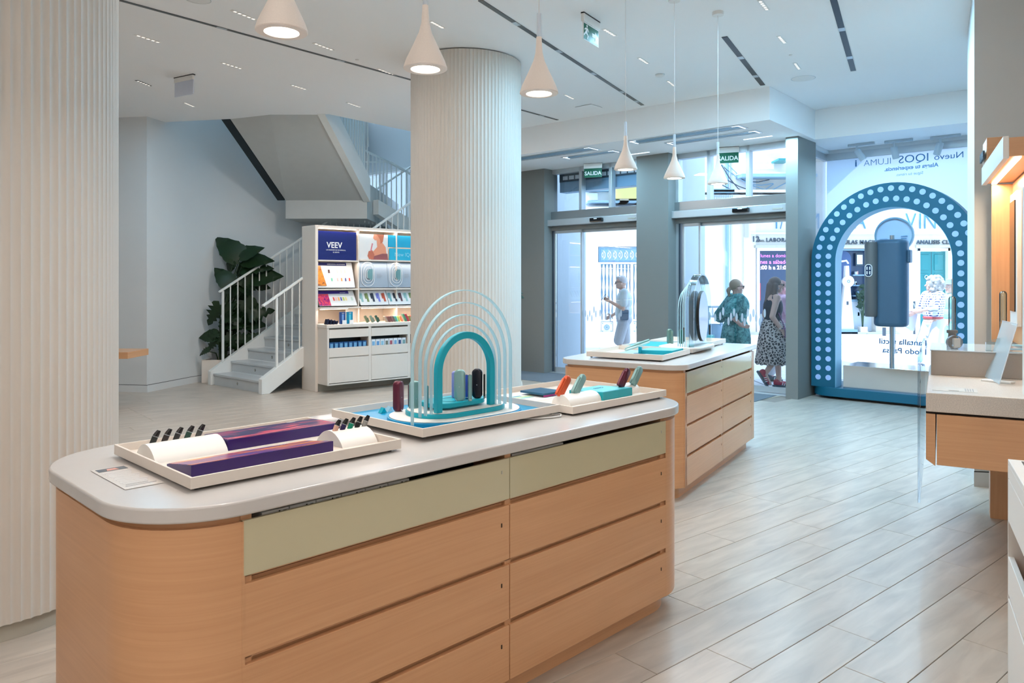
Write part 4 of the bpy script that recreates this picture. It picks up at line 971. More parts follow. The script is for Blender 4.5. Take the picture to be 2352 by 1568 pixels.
# ---------------------------------------------------------------- plants
leafm = M('leaf_green', (20, 46, 18), .42, noise=.35, scale=9, spec=.4); stemm = M('stem_green', (40, 62, 34), .6)
def leaf_mesh(L, Wd, notch, fold, droop):
    """heart shaped leaf with wavy, notched edge, raised halves along the midrib"""
    mb = MB(); n = 12; vs = []; fs = []
    for i in range(n+1):
        t = i/n; w = Wd*(math.sin(PI*(t*.985+.015)**.62))**.85*(1.0+.06*math.sin(i*2.3))
        if notch and i % 2 == 1 and 1 < i < n-1: w *= 1-notch
        z = -droop*t*t*L
        vs += [(t*L-.12*L*(1-t)*1.0, w, z+fold*w), (t*L, 0, z), (t*L-.12*L*(1-t), -w, z+fold*w)]
    for i in range(n):
        a = i*3; fs += [(a, a+1, a+4, a+3), (a+1, a+2, a+5, a+4)]
    k = len(vs); vs += [(x, y, z-.004) for x, y, z in vs]; fs += [tuple(q+k for q in reversed(f)) for f in fs]
    b = [i*3 for i in range(n+1)]+[i*3+2 for i in range(n, -1, -1)]
    for i in range(len(b)): fs.append((b[i], b[(i+1) % len(b)], b[(i+1) % len(b)]+k, b[i]+k))
    return mb.add(vs, fs)
def plant(name, label, base, pot_h, pot_w, leaves, seed, lmat):
    t = thing(name, label, 'plant', base)
    rnd = random.Random(seed)
    MB().ring(rrect(-pot_w/2, pot_w/2, -pot_w/2, pot_w/2, .02), rrect(-pot_w/2+.02, pot_w/2-.02, -pot_w/2+.02, pot_w/2-.02, .02), 0, pot_h).build('planter', MT('warm_white'), t, .004)
    MB().box(-pot_w/2+.02, pot_w/2-.02, -pot_w/2+.02, pot_w/2-.02, .02, pot_h-.04).build('soil', M('soil', (50, 36, 28), .95), t)
    vars_ = [leaf_mesh(.36, .135, n_, .25, d_).build('leaf', lmat, t, 0, 80) for n_, d_ in ((0, .35), (.3, .5), (.5, .3), (0, .9))]
    used = set()
    for (x, z, dx, dy, up, s, v, yy) in leaves:
        src = vars_[v]; o = src if v not in used else bpy.data.objects.new('leaf', src.data)
        if v in used: COL.objects.link(o); o.parent = t
        used.add(v)
        d = Vector((dx, dy, up)).normalized(); zz = Vector((0, 0, 1)); y = zz.cross(d).normalized(); zz = d.cross(y)
        # turn the blade towards the room a little
        zz = Vector((rnd.uniform(-.5, .5), -1, rnd.uniform(.1, .9))); zz = (zz-d*zz.dot(d)).normalized(); y = zz.cross(d)
        R = Matrix((d, y, zz)).transposed()
        o.rotation_euler = R.to_euler(); o.location = (x, yy, z); o.scale = (s, s, s)
        MB().tube([(x*.12, yy*.2, pot_h-.03), (x*.3-dx*.02, yy*.5, pot_h+(z-pot_h)*.6), (x-dx*.05, yy-dy*.05, z-.03), (x, yy, z)], [.010, .009, .006, .004], 6).build('stem', stemm, t, 0, 60)
    return t
bp = Vector((-4.66, 12.02, 0))
S = F/bp.y
def LV(x, y, tx, ty, v=0, yy=0, s=None):
    m = (x-1176)/F; u = (11.587*m+4.664)/(.66-.75*m); d = (11.587+.75*max(u, 0)+.15+max(yy, -.02)*.6) if bp.x < -1 else bp.y
    a = ((x-1176)/F*d-bp.x, EYE-(y-HOR)/F*d); b = ((tx-1176)/F*d-bp.x, EYE-(ty-HOR)/F*d)
    l = math.hypot(b[0]-a[0], b[1]-a[1]); return (a[0], a[1], (b[0]-a[0]), .15*(b[0]-a[0]), b[1]-a[1], (s or max(l/.36, .5)*1.2), v, d-bp.y)
lv = [LV(550, 595, 508, 546), LV(552, 590, 590, 564, 0, -.05), LV(560, 602, 612, 588, 0, -.08), LV(556, 620, 607, 602, 1, -.1), LV(535, 600, 528, 612, 3), LV(530, 655, 500, 618, 0, -.05), LV(525, 660, 512, 675, 3),
      LV(575, 640, 632, 625, 0, -.1), LV(590, 655, 637, 664, 0, -.05, .6), LV(560, 640, 548, 616, 0, .05), LV(505, 700, 480, 740, 2), LV(515, 705, 530, 740, 2, .05), LV(570, 725, 617, 712, 2, -.1), LV(560, 720, 560, 760, 1), LV(500, 765, 472, 778, 2, -.1),
      LV(500, 775, 478, 800, 2, -.1), LV(515, 790, 505, 820, 2), LV(545, 740, 525, 715, 1), LV(560, 690, 590, 730, 0, .1), LV(480, 803, 446, 812, 1, -.1, .5), LV(520, 770, 545, 800, 2, .1), LV(545, 775, 580, 785, 2), LV(560, 785, 590, 765, 2, -.05), LV(545, 655, 560, 700, 3, .1), LV(535, 760, 560, 740, 1, .1)]
for q in range(15):
    x = 525+random.uniform(-30, 45); y = random.uniform(690, 850); lv.append(LV(x, y, x+random.uniform(-40, 45), y+random.uniform(-25, 30), random.choice([0, 1, 2, 2]), random.uniform(-.05, .25)))
for q in range(4):
    x = 548+random.uniform(-12, 30); y = random.uniform(600, 700); lv.append(LV(x, y, x+random.uniform(-28, 34), y+random.uniform(-12, 26), random.choice([0, 1, 3]), random.uniform(-.05, .25)))
plant('potted_plant', 'tall dark green leafy plant in a square white planter beside the staircase', bp, .36, .44, lv, 5, leafm)
b2 = Vector((-.02, 9.6, 0)); bp_ = bp; bp = b2
lv2 = [LV(1180, 672, 1206, 668, 0, 0, .35), LV(1185, 680, 1221, 680, 0, 0, .32), LV(1180, 690, 1200, 684, 0, 0, .3), LV(1170, 740, 1202, 748, 0, 0, .3), LV(1170, 700, 1150, 690, 0)]
plant('potted_plant', 'slim plant behind the middle column with a few leaves showing beside the doors', b2, .3, .3, lv2, 8, leafm)
# wall desk behind the left column
dk = thing('wall_desk', 'end of a wooden desk board showing beside the left column', 'desk', (-6.9, 9.1, 0))
MB().box(0, 2.26, -.02, .5, .655, .735).build('desktop', MT('oak'), dk, .003)
for x in (.1, 1.2): MB().box(x, x+.06, .02, .08, 0, .655).build('leg', MT('oak_v'), dk)
for x in (.1, 1.2): MB().box(x, x+.06, .40, .46, 0, .655).build('leg', MT('oak_v'), dk)
# ---------------------------------------------------------------- right stone counter
rc = thing('counter', 'speckled stone counter on a floating oak body at the right edge', 'counter', FR(0, 0), FR.a)
MB().box(0, 1.25, 0, 1.62, .866, .97).build('stone_top', MT('terrazzo'), rc, .004)
MB().box(.0, 1.2, .03, 1.55, .852, .866).build('shadow_gap', MT('shadow_gap'), rc)
MB().box(.052, 1.22, .012, 1.5, .573, .852).build('drawer_front', MT('oak'), rc, .002)
MB().prism([(.0, .852), (.046, .852), (.046, .566), (.0, .60)], .012, 1.5, axis='y').build('side_board', MT('oak'), rc, .002)
MB().box(.36, .60, 1.22, 1.36, 0, .573).build('support_leg', MT('oak_v'), rc)
gs = thing('glass_screen', 'clear upright glass sheet at the left end of the stone counter', 'glass panel', FR(0, 0), FR.a)
MB().box(-.040, -.028, -.02, 1.6, .36, 1.165).build('pane', MT('pane_glass'), gs, .001)
ps = thing('stone_plinth', 'grey raised plinth block standing on the stone counter', 'plinth', FR(0, 0, .97), FR.a)
MB().box(.015, 1.2, .93, 1.60, .0, .160).build('plinth_body', M('plinth_stone', (168, 160, 152), .45, noise=.05, scale=120), ps, .004)
MB().box(.03, 1.2, .945, 1.58, -.0, .006).build('foot_gap', MT('dark'), ps)
MB().box(.010, 1.2, .926, 1.60, .160, .166).build('mirror_top', M('plinth_top', (205, 215, 222), .06, .2), ps, .001)
def tube_stand(u_, v_, label):
    p = pxz(u_, v_, 1.136); t = thing('glass_tube', label, 'tube', p)
    MB().lathe([(.0, .21), (.022, .21), (.0225, .42), (.0225, .425), (.018, .44), (.008, .447), (.0, .448)], 20, caps=False).build('clear_tube', MT('acrylic'), t, 0, 50)
    MB().lathe([(.022, .0), (.0225, .2), (.0225, .42), (.019, .437), (.010, .447)], 20).build('clear_tube', MT('acrylic'), t, 0, 50)
    return t
t = tube_stand(2187, 797, 'clear round topped tube rising behind the grey watch stand'); t.scale = (1, 1, .78)
MB().lathe([(.033, .0), (.033, .055), (.028, .057), (.024, .12), (.034, .125), (.034, .150)], 24).build('grey_socket', M('socket_grey', (112, 110, 108), .35, .4), t, 0, 50)
MB().tube([(0, 0, .09), (0, 0, .6)], .004, 8).build('inner_rod', MT('chrome'), t)
t = tube_stand(2304, 800, 'clear round topped tube behind the tilted sign holder'); t.scale = (1, 1, .86)
wt = thing('accessory_stand', 'grey strap accessory on a small stand by the clear tube', 'accessory', pxz(2192, 801, 1.136), 0)
MB().ring([(.052*math.cos(a*PI/12), .045+.045*math.sin(a*PI/12)) for a in range(24)], [(.048*math.cos(a*PI/12), .045+.041*math.sin(a*PI/12)) for a in range(24)], -.01, .01, axis='y').build('strap', M('strap_grey', (120, 122, 126), .4, .4), wt, 0, 50)
MB().box(-.022, .022, -.035, -.012, .012, .072).build('case_body', M('strap_light', (190, 186, 180), .3, .5), wt, .004); MB().box(-.026, .026, -.033, -.014, .02, .030).build('buckle', MT('chrome'), wt, .002)
hs = thing('clear_block', 'clear acrylic house shaped block on the grey plinth', 'display', pxz(2285, 806, 1.136), FR.a)
MB().prism([(-.05, 0), (.07, 0), (.07, .085), (.05, .095), (-.05, .055)], -.03, .03, axis='y').build('block', MT('acrylic'), hs)
ag = thing('clear_rack', 'small clear acrylic rack at the right of the grey plinth', 'display', pxz(2335, 806, 1.136), FR.a)
for k in range(2): MB().box(-.05, .06, -.03, .03, .008+.026*k, .014+.026*k).build('shelf', MT('acrylic_edge'), ag)
for x in (-.045, .05): MB().lathe([(.006, 0), (.006, .05)], 10, Matrix.Translation((x, -.02, 0))).build('peg', MT('chrome'), ag)
# tilted clear sign holder
a = pxz(2262, 868, .97); b_ = pxz(2295, 885, .97)
sg = thing('sign_holder', 'tilted clear acrylic sign holder standing on the stone counter', 'sign holder', (a+b_)/2, 0)
c_ = (a+b_)/2; e1 = (b_-a).normalized(); wd = (b_-a).length
dv = pd(2337, 743, 4.62)-b_
MB().add([tuple(a-c_+Vector((0, 0, .008))), tuple(b_-c_+Vector((0, 0, .008))), tuple(b_-c_+dv), tuple(a-c_+dv)]+[tuple(Vector(q)+Vector((.006, .004, 0))) for q in (a-c_+Vector((0, 0, .008)), b_-c_+Vector((0, 0, .008)), b_-c_+dv, a-c_+dv)],
         [(0, 1, 2, 3), (7, 6, 5, 4), (0, 4, 5, 1), (1, 5, 6, 2), (2, 6, 7, 3), (3, 7, 4, 0)]).build('clear_sheet', MT('acrylic_sheet'), sg)
MB().tube([b_-c_+Vector((0, 0, .008)), b_-c_+dv], .003, 4).build('bright_edge', MT('frosted'), sg)
MB().tube([a-c_+dv, b_-c_+dv], .003, 4).build('bright_edge', MT('frosted'), sg)
MB().box(-.05, .12, -.03, .03, 0, .012, Matrix.Rotation(FR.a-.5, 4, 'Z')).build('base_bar', MT('white_plastic'), sg, .003)
cp = thing('paper_card', 'small grey printed card lying on the stone counter', 'card', FR(.03, .12, .9705), FR.a)
MB().box(0, .22, 0, .18, 0, .001).build('paper', M('card_grey', (206, 200, 192), .6), cp)
MB().box(.08, .13, .02, .04, .001, .0014).build('print_mark', M('print_brown', (120, 100, 84), .6), cp)
for k in range(4): MB().box(.16+.012*k, .166+.012*k, .03, .15, .001, .0014).build('print_line', MT('print_grey'), cp)
# ---------------------------------------------------------------- wall unit at the right
wu = thing('wall_unit', 'oak wall unit with lit canopy and framed mirror at the right edge', 'cabinet', FU(0, 0), FU.a)
# u towards the camera, w: frame rotated +90 degrees = towards -? keep everything on the wall side
sg_ = 1 if (FU(0, 1).x > FU(0, 0).x) else -1
def ub(u0, u1, w0, w1, z0, z1): w0, w1 = sorted((w0*sg_, w1*sg_)); return MB().box(u0, u1, w0, w1, z0, z1)
ub(-.03, 0, 0, .15, 1.14, 2.30).build('end_panel', MT('oak_v'), wu, .002)
ub(0, 1.35, .13, .15, 1.15, 2.30).build('back_panel', MT('oak_v'), wu)
ub(-.03, 1.35, -.03, .30, 2.31, 2.335).build('canopy_soffit', MT('oak'), wu)
ub(-.03, 1.35, -.06, -.03, 2.30, 2.43).build('canopy_front', MT('white_plastic'), wu, .002)
ub(-.03, 1.35, -.03, .30, 2.335, 2.42).build('canopy_top', MT('oak'), wu)
ub(.0, 1.35, .0, .03, 2.300, 2.309).build('led_strip', MT('led_strip'), wu)
area(FU(.66, sg_*.02, 2.295), 1.3, 12, (1, .74, .5), (0, 0, FU.a), .03)
sb_ = ub(.0, .30, -.055, .06, 2.43, 2.60).build('sign_box', MT('oak'), wu, .002)
text('lettering', 'mevee', .12, MT('iron_dark'), wu, (.02 if sg_ > 0 else .30, -.07*sg_, 2.46), (PI/2, 0, 0 if sg_ > 0 else PI), .006, 'LEFT', False, .004, .8)
fm = ub(.14, .50, .10, .13, 1.28, 2.20).build('mirror_frame', MT('white_plastic'), wu, .004)
ub(.19, .45, .092, .101, 1.38, 2.14).build('mirror_glass', MT('black_gloss'), wu)
# white drawer unit, right foreground
dwf = Frame(1.904, 2.885, -.463, -.886)
sw = 1 if dwf(0, 1).x > dwf(0, 0).x else -1
dw = thing('drawer_unit', 'white drawer unit cut off by the right edge in the foreground', 'cabinet', dwf(0, 0), dwf.a)
def db(u0, u1, w0, w1, z0, z1): w0, w1 = sorted((w0*sw, w1*sw)); return MB().box(u0, u1, w0, w1, z0, z1)
LQ = 1.9
db(-.012, LQ, -.0, .62, .882, .90).build('top', MT('white_plastic'), dw, .002)
db(.02, LQ, .04, .052, .8995, .902).build('top_slot', MT('dark'), dw)
db(-.012, 0, 0, .6, 0, .882).build('end_panel', MT('white_plastic'), dw)
db(0, LQ, .58, .6, .0, .88).build('back', MT('oak'), dw); db(0, LQ, .04, .6, .05, .07).build('bottom', MT('oak'), dw); db(0, LQ, .03, .6, .375, .385).build('shelf', MT('oak'), dw); db(0, LQ, .3, .32, .38, .88).build('inner_back', MT('oak'), dw)
for i in range(2):
    a = .002+i*.95; b = a+.944
    db(a, b, 0, .02, .83, .88).build('front_band', MT('white_plastic'), dw, .001)
    db(a, b, 0, .02, .665, .826).build('drawer', MT('white_plastic'), dw, .002)
    db(a, b, 0, .02, .385, .530).build('bin_front', MT('white_plastic'), dw, .002)
    db(a, b, 0, .02, .0, .370).build('door', MT('white_plastic'), dw, .002)
# tall white panel edge beside it
tp = thing('tall_panel', 'narrow edge of a tall white panel at the right border', 'panel', (2.80, 4.09, 0), FU.a)
MB().box(-.0, .5, -.02, .012, .97, 2.1).build('panel', MT('white_plastic'), tp, .002)
# ---------------------------------------------------------------- pendants
def pendant(px_, py_, d, idx, label):
    zr = EYE-(py_-HOR)*d/F; x = (px_-1176)/F*d
    t = thing('pendant_lamp', label, 'lamp', (x, d, zr), 0, 'cone pendant lamps')
    prof = [(.060, .0), (.086, .001), (.089, .004), (.0885, .010), (.080, .035), (.052, .095), (.027, .150), (.017, .190), (.0135, .235), (.0125, .262), (.0, .262)]
    MB().lathe(prof, 40, caps=False).build('shade', M('concrete_pink', (248, 238, 230), .85, noise=.05, scale=220, bump=.05), t, 0, 35)
    MB().lathe([(.0, .012), (.052, .012), (.060, .0)], 40, caps=False).build('reflector', MT('white_plastic'), t)
    MB().lathe([(.0, .0035), (.059, .0035)], 40, caps=False).build('lens', MT('lamp_lens'), t)
    MB().lathe([(.0105, .262), (.0105, .37), (.0, .37)], 16, caps=False).build('clear_sleeve', MT('frosted'), t, 0, 40)
    MB().tube([(0, 0, .262), (0, 0, CEIL-zr-.03)], .0022, 6).build('cord', MT('cable_white'), t)
    MB().lathe([(.048, CEIL-zr-.03), (.05, CEIL-zr-.028), (.05, CEIL-zr)], 28).build('ceiling_rose', MT('white_plastic'), t, 0, 40)
    l = area((x, d, zr-.002), .11, 6); l.data.shape = 'DISK'
    return t
for i, (a, b, d) in enumerate([(647, 75, 2.613), (977, 160, 3.068), (1238, 216, 3.465), (1437, 390, 5.80), (1549, 410, 6.29), (1649, 423, 6.62)]):
    pendant(a, b, d, i, ['cone pendant lamp nearest the camera, cut off by the top edge', 'cone pendant lamp in front of the middle column', 'cone pendant lamp just right of the middle column', 'cone pendant lamp in front of the grey pillar between the doors',
                         'middle cone pendant lamp over the far counter', 'farthest cone pendant lamp, covering part of the exit sign'][i])
# ---------------------------------------------------------------- ceiling fittings
def bar(p, q, wd, z0, z1):
    d = (q-p); d.z = 0; d.normalize(); n = Vector((-d.y, d.x, 0))*wd/2
    return MB().prism([((p+n).x, (p+n).y), ((p-n).x, (p-n).y), ((q-n).x, (q-n).y), ((q+n).x, (q+n).y)], z0, z1)
for k, (a, b, wd, lb) in enumerate([((276, 0), (1281, 275), .035, 'long dark lighting track from the left column to the soffit'), ((1103, 0), (1476, 241), .045, 'dark lighting track passing above the middle pendants'),
                                ((1664, 84), (1752, 195), .055, 'short black lighting track near the soffit corner'), ((1912, -10), (1960, 162), .055, 'black lighting track at the right of the ceiling')]):
    t = thing('ceiling_track', lb, 'track', (0, 0, 0), 0, 'ceiling lighting tracks')
    p, q = pxz(*a, CEIL), pxz(*b, CEIL)
    bar(p, q, wd, CEIL-.006, CEIL-.001).build('track_slot', MT('dark') if k > 1 else M('track_grey', (84, 84, 84), .4), t)
    L = (q-p).length
    for f in ((.14, .36, .58, .8, .93) if L > 4 else (.35, .75)):
        c = p.lerp(q, f); c2 = p.lerp(q, f+.10/L); bar(c, c2, wd*1.02, CEIL-.008, CEIL-.006).build('track_module', MT('aluminium'), t)
DL = [((310, 79), (368, 98)), ((532, 23), (587, 45)), ((720, 98), (765, 115)), ((508, 143), (556, 158)), ((867, 157), (905, 172)), ((668, 194), (703, 205)), ((797, 235), (828, 246)), ((423, 235), (446, 245)),
      ((1386, 66), (1413, 82)), ((1467, 132), (1488, 146)), ((1533, 185), (1549, 197)), ((1297, 217), (1318, 227)), ((1744, 0), (1763, 23)), ((1788, 82), (1803, 99)), ((1825, 144), (1836, 159)), ((988, 48), (1018, 64)), ((313, 184), (345, 197))]
names = ['beside the left column, top', 'left of the first pendant', 'right of the first pendant', 'above the white exit sign back', 'left of the middle column', 'in the middle of the left ceiling', 'above the stairwell edge', 'just behind the white exit sign back',
         'beside the running man sign', 'second right of the running man sign', 'between the last two pendant cords', 'between middle column and fourth pendant', 'at the top right of the ceiling', 'above the round speaker, farther from it', 'next to the round speaker', 'beside the stem of the second pendant', 'dark, left of the white exit sign back']
for (a, b), nm in zip(DL, names):
    t = thing('slot_downlight', 'small recessed linear light, %s' % nm, 'downlight', (0, 0, 0), 0, 'recessed linear lights')
    p, q = pxz(*a, CEIL), pxz(*b, CEIL); wd = .042
    bar(p, q, wd, CEIL-.004, CEIL-.001).build('frame', MT('white_plastic') if 'dark' not in nm else MT('dark'), t)
    d = (q-p).normalized()
    for k in range(5):
        c = p.lerp(q, .12+.19*k); bar(c-d*.008, c+d*.008+d*.01, .020, CEIL-.006, CEIL-.004).build('lens', MT('slot_lens'), t)
def disc(u_, v_, r, h, label, nm, m='white_plastic', z=CEIL):
    p = pxz(u_, v_, z); t = thing(nm, label, nm.split('_')[-1], (p.x, p.y, z))
    MB().lathe([(r*.6, -h), (r*.95, -h*.7), (r, 0)], 32).build('cover', MT(m), t, 0, 40); MB().lathe([(r*1.04, -h*.2), (r*1.04, -.0005)], 32).build('rim', MT('aluminium'), t)
disc(1516, 171, .052, .03, 'round white smoke detector on the ceiling between pendant cords', 'smoke_detector')
disc(1845, 180, .13, .006, 'large flush round ceiling speaker near the soffit', 'ceiling_speaker')
disc(455, -1, .10, .006, 'round ceiling speaker cut by the top edge at the left', 'ceiling_speaker')
disc(1816, 126, .018, .008, 'tiny ceiling sensor above the round speaker', 'ceiling_sensor'); disc(820, 137, .018, .008, 'tiny ceiling sensor left of the middle column', 'ceiling_sensor')
p = pxz(1352, 246, CEIL); t = thing('access_panel', 'small square ceiling hatch with a dark gap near the soffit', 'hatch', (p.x, p.y, CEIL), FC.a)
MB().box(-.13, .13, -.13, .13, -.006, -.001).build('hatch_gap', MT('dark'), t); MB().box(-.125, .14, -.14, .122, -.010, -.0055).build('hatch_panel', MT('ceiling_paint'), t)
# air curtain slots in the soffit
def slots(label, rows):
    t = thing('air_vent', label, 'vent', FC(0, 0, 3.55), FC.a)
    for (t0, t1, y0, y1) in rows:
        MB().ring([(t0, y0), (t1, y0), (t1, y1), (t0, y1)], [(t0+.03, y0+.03), (t1-.03, y0+.03), (t1-.03, y1-.03), (t0+.03, y1-.03)], -.006, -.001).build('vent_frame', MT('aluminium'), t)
        MB().box(t0+.05, t1-.05, y0+.06, y1-.06, -.004, -.001).build('grille', MT('iron_blue'), t)
        for e in (t0+.03, t1-.12): MB().box(e, e+.09, y0+.03, y0+.045, -.009, -.005).build('light_corner', MT('slot_lens_cool'), t); 
        for e in (t0+.028, t1-.043): MB().box(e, e+.015, y0+.03, y1-.03, -.009, -.005).build('light_corner', MT('slot_lens_cool'), t)
slots('pair of recessed air vents with lit corners over the left doors', [(-.9, 1.98, -1.45, -1.15), (1.1, 2.1, -1.0, -.78)])
slots('pair of recessed air vents with lit corners over the right doors', [(2.62, 4.28, -1.45, -1.18), (2.95, 4.3, -1.0, -.78)])
for (t0, lb) in ((2.0, 'thin linear light in the soffit by the grey middle pillar'), (3.9, 'thin linear light in the soffit by the right pillar')):
    t = thing('slot_downlight', lb, 'downlight', FC(t0, -.5, 3.55), FC.a); MB().box(0, .4, 0, .03, -.006, -.001).build('frame', MT('slot_lens_cool'), t)
# exit signs
def salida(u_, v_, d, label):
    p = pd(u_, v_, d); t = thing('exit_sign', label, 'sign', (p.x, p.y, 3.55), math.radians(-20))
    MB().box(-.155, .155, -.012, .012, -.085, -.0).build('sign_housing', MT('white_plastic'), t, .003); MB().box(-.157, .157, -.014, .014, -.006, -.0005).build('mount_edge', MT('dark'), t)
    MB().box(-.150, .150, -.004, .004, -.235, -.085).build('sign_panel', MT('exit_green'), t)
    text('lettering', 'SALIDA', .088, MT('print_white'), t, (0, -.005, -.195), (PI/2, 0, 0), .001, 'CENTER', False, .0015, .98)
salida(1362, 374, 12.45, 'green SALIDA exit sign hanging before the left doors')
salida(1672, 338, 10.95, 'green SALIDA exit sign partly behind the farthest pendant')
a, b = pxz(1338, 27, CEIL), pxz(1375, 51, CEIL); dd = (b-a); ang = math.atan2(dd.y, dd.x)
t = thing('exit_sign', 'green running man exit sign with arrow hanging from the ceiling', 'sign', (a.x, a.y, CEIL), ang); L = dd.length
MB().box(0, L, -.015, .015, -.08, -.0).build('sign_housing', MT('white_plastic'), t, .004); MB().box(-.002, L+.002, -.016, .016, -.012, -.0005).build('mount_edge', MT('dark'), t)
MB().box(.01, L-.01, -.004, .004, -.235, -.08).build('sign_panel', MT('print_white'), t); MB().box(.015, L-.015, -.0052, -.0039, -.23, -.09).build('green_field', MT('exit_green'), t)
k = .30; 
def sp_(poly, nm): MB().prism([(x, -.235+z) for x, z in poly], -.0065, -.0052, axis='y').build(nm, MT('print_white'), t)
sp_([(L*.55, .06), (L*.74, .06), (L*.74, .035), (L*.92, .078), (L*.74, .12), (L*.74, .095), (L*.55, .095)], 'arrow')
sp_([(L*.24+.012*math.cos(q*PI/6), .128+.012*math.sin(q*PI/6)) for q in range(12)], 'figure_head')
sp_([(L*.16, .11), (L*.28, .112), (L*.36, .085), (L*.33, .08), (L*.27, .098), (L*.25, .07), (L*.33, .045), (L*.27, .012), (L*.23, .016), (L*.27, .045), (L*.17, .06), (L*.05, .03), (L*.04, .045), (L*.14, .075), (L*.19, .1), (L*.1, .085), (L*.08, .095)], 'running_figure')
t = thing('exit_sign', 'blank white back of an exit sign hanging from the left ceiling', 'sign', pxz(402, 179, CEIL), math.atan2(-.18, .31))
MB().box(0, .33, -.015, .015, -.06, 0).build('sign_housing', MT('white_plastic'), t, .003); MB().box(-.002, .34, -.017, .017, -.01, -.0005).build('mount_edge', MT('dark'), t)
MB().box(.0, .33, -.005, .005, -.225, -.06).build('sign_panel', M('panel_lilac', (206, 212, 226), .5), t)
# ---------------------------------------------------------------- display window
aw = thing('arch_display', 'large blue dotted arch on a blue platform in the shop window', 'display', FA(0, 0), FA.a)
AC = 1.018; RO = 1.018; RI = .70; ZS = 1.852
MB().ring(archpts(AC, RO, .153, ZS, 40), archpts(AC, RI, .153, ZS, 40), 0, .25, axis='y', closed=False).build('arch_body', MT('arch_blue'), aw, 0, 40)
i_ = archpts(AC, RI, .154, ZS, 40); i2 = archpts(AC, RI-.004, .154, ZS, 40); MB().ring(i_, i2, .003, .249, axis='y', closed=False).build('arch_lining', MT('arch_side'), aw, 0, 40)
# dots: two rows on each leg and along the ring
def adot(x, z):
    MB().prism([(x+.037*math.cos(q*PI/8), z+.037*math.sin(q*PI/8)) for q in range(16)], -.004, 0, axis='y').build('round_dot', MT('dot_blue'), aw)
for side in (-1, 1):
    for r_ in (.925, .79):
        n = 13
        for k in range(n): adot(AC+side*r_, ZS-.035-k*.128)
for r_, n in ((.925, 23), (.79, 20)):
    for k in range(n):
        a = PI*(k+.5)/n; adot(AC+r_*math.cos(a), ZS+.02+r_*math.sin(a))
MB().prism(rrect(-.03, 2.07, -.05, .80, [.30, .30, .05, .05], 10), .035, .153).build('platform', MT('turquoise_base' if False else 'arch_blue'), aw, .004, 40)
MB().prism(rrect(.25, 1.8, .05, .7, .2, 8), 0, .035).build('platform_foot', MT('dark'), aw)
mb_ = thing('steel_block', 'mirror polished steel block on the blue platform', 'plinth', FA(.40, .07, .153), FA.a)
MB().box(0, 1.2, 0, .62, 0, .305).build('block', M('mirror_steel', (215, 216, 218), .12, .92, noise=.01), mb_, .003)
pg = thing('product_model', 'oversized grey device model on a steel pole in the shop window', 'display', FA(.93, .38, .458), FA.a)
MB().tube([(0, 0, 0), (0, 0, 1.75)], .03, 16).build('pole', MT('steel'), pg, 0, 50)
body = rrect(-.22, .20, -.15, .15, .13, 8)
MB().prism(body, .53, 1.69).build('case_body', M('case_grey_blue', (70, 100, 124), .45, .2), pg, .05, 50, 4)
MB().box(.195, .235, -.06, .06, 1.38, 1.55).build('side_button', M('case_grey_blue', (0, 0, 0)), pg, .012)
for z in (.98, 1.27): MB().box(-.17, -.155, -.158, -.148, z, z+.09).build('hinge', MT('chrome'), pg)
MB().lathe([(.075, .62), (.085, .66), (.085, 1.58), (.078, 1.62)], 32, Matrix.Translation((-.225, -.12, .04))).build('stick_body', M('stick_grey', (104, 104, 104), .5, .2), pg, 0, 40)
o = [(x-.235, 1.28+z) for x, z in rrect(-.047, .047, -.085, .085, .045, 8)]; i = [(x-.235, 1.28+z) for x, z in rrect(-.038, .038, -.076, .076, .036, 8)]
MB().ring(o, i, -.215, -.20, axis='y').build('emblem_ring', MT('print_white'), pg); MB().prism(i, -.210, -.20, axis='y').build('emblem_field', MT('glass_dark'), pg)
for x in (-.018, .018):
    for z in (-.030, .030): MB().prism([(x-.235+p[0], 1.28+z+p[1]) for p in rrect(-.007, .007, -.022, .022, .006, 4)], -.217, -.209, axis='y').build('emblem_bar', MT('print_white'), pg)
rd = thing('round_sign', 'round pale plate behind the pole top in the shop window', 'sign', FA(.90, .60, .60), FA.a)
MB().lathe([(.235, -.02), (.24, -.01), (.24, .02)], 40, Matrix.Translation((0, 0, 1.62)) @ Matrix.Rotation(PI/2, 4, 'X')).build('plate', M('plate_pale', (190, 206, 226), .4), rd, 0, 40)
MB().ring([(.245*math.cos(q*PI/20), 1.62+.245*math.sin(q*PI/20)) for q in range(40)], [(.225*math.cos(q*PI/20), 1.62+.225*math.sin(q*PI/20)) for q in range(40)], -.03, .03, axis='y').build('plate_rim', MT('iron_blue'), rd, 0, 40)
MB().box(-.03, .0, .0, .05, .0, 1.7).build('bracket', MT('iron_blue'), rd)
for k in range(4): MB().box(.09, .17-.01*(k % 2), -.026, -.022, 1.60-.03*k, 1.606-.03*k).build('print_line', MT('letter_blue'), rd); MB().box(-.18, -.08, -.026, -.022, 1.57-.02*k, 1.574-.02*k).build('print_line', MT('letter_blue'), rd)
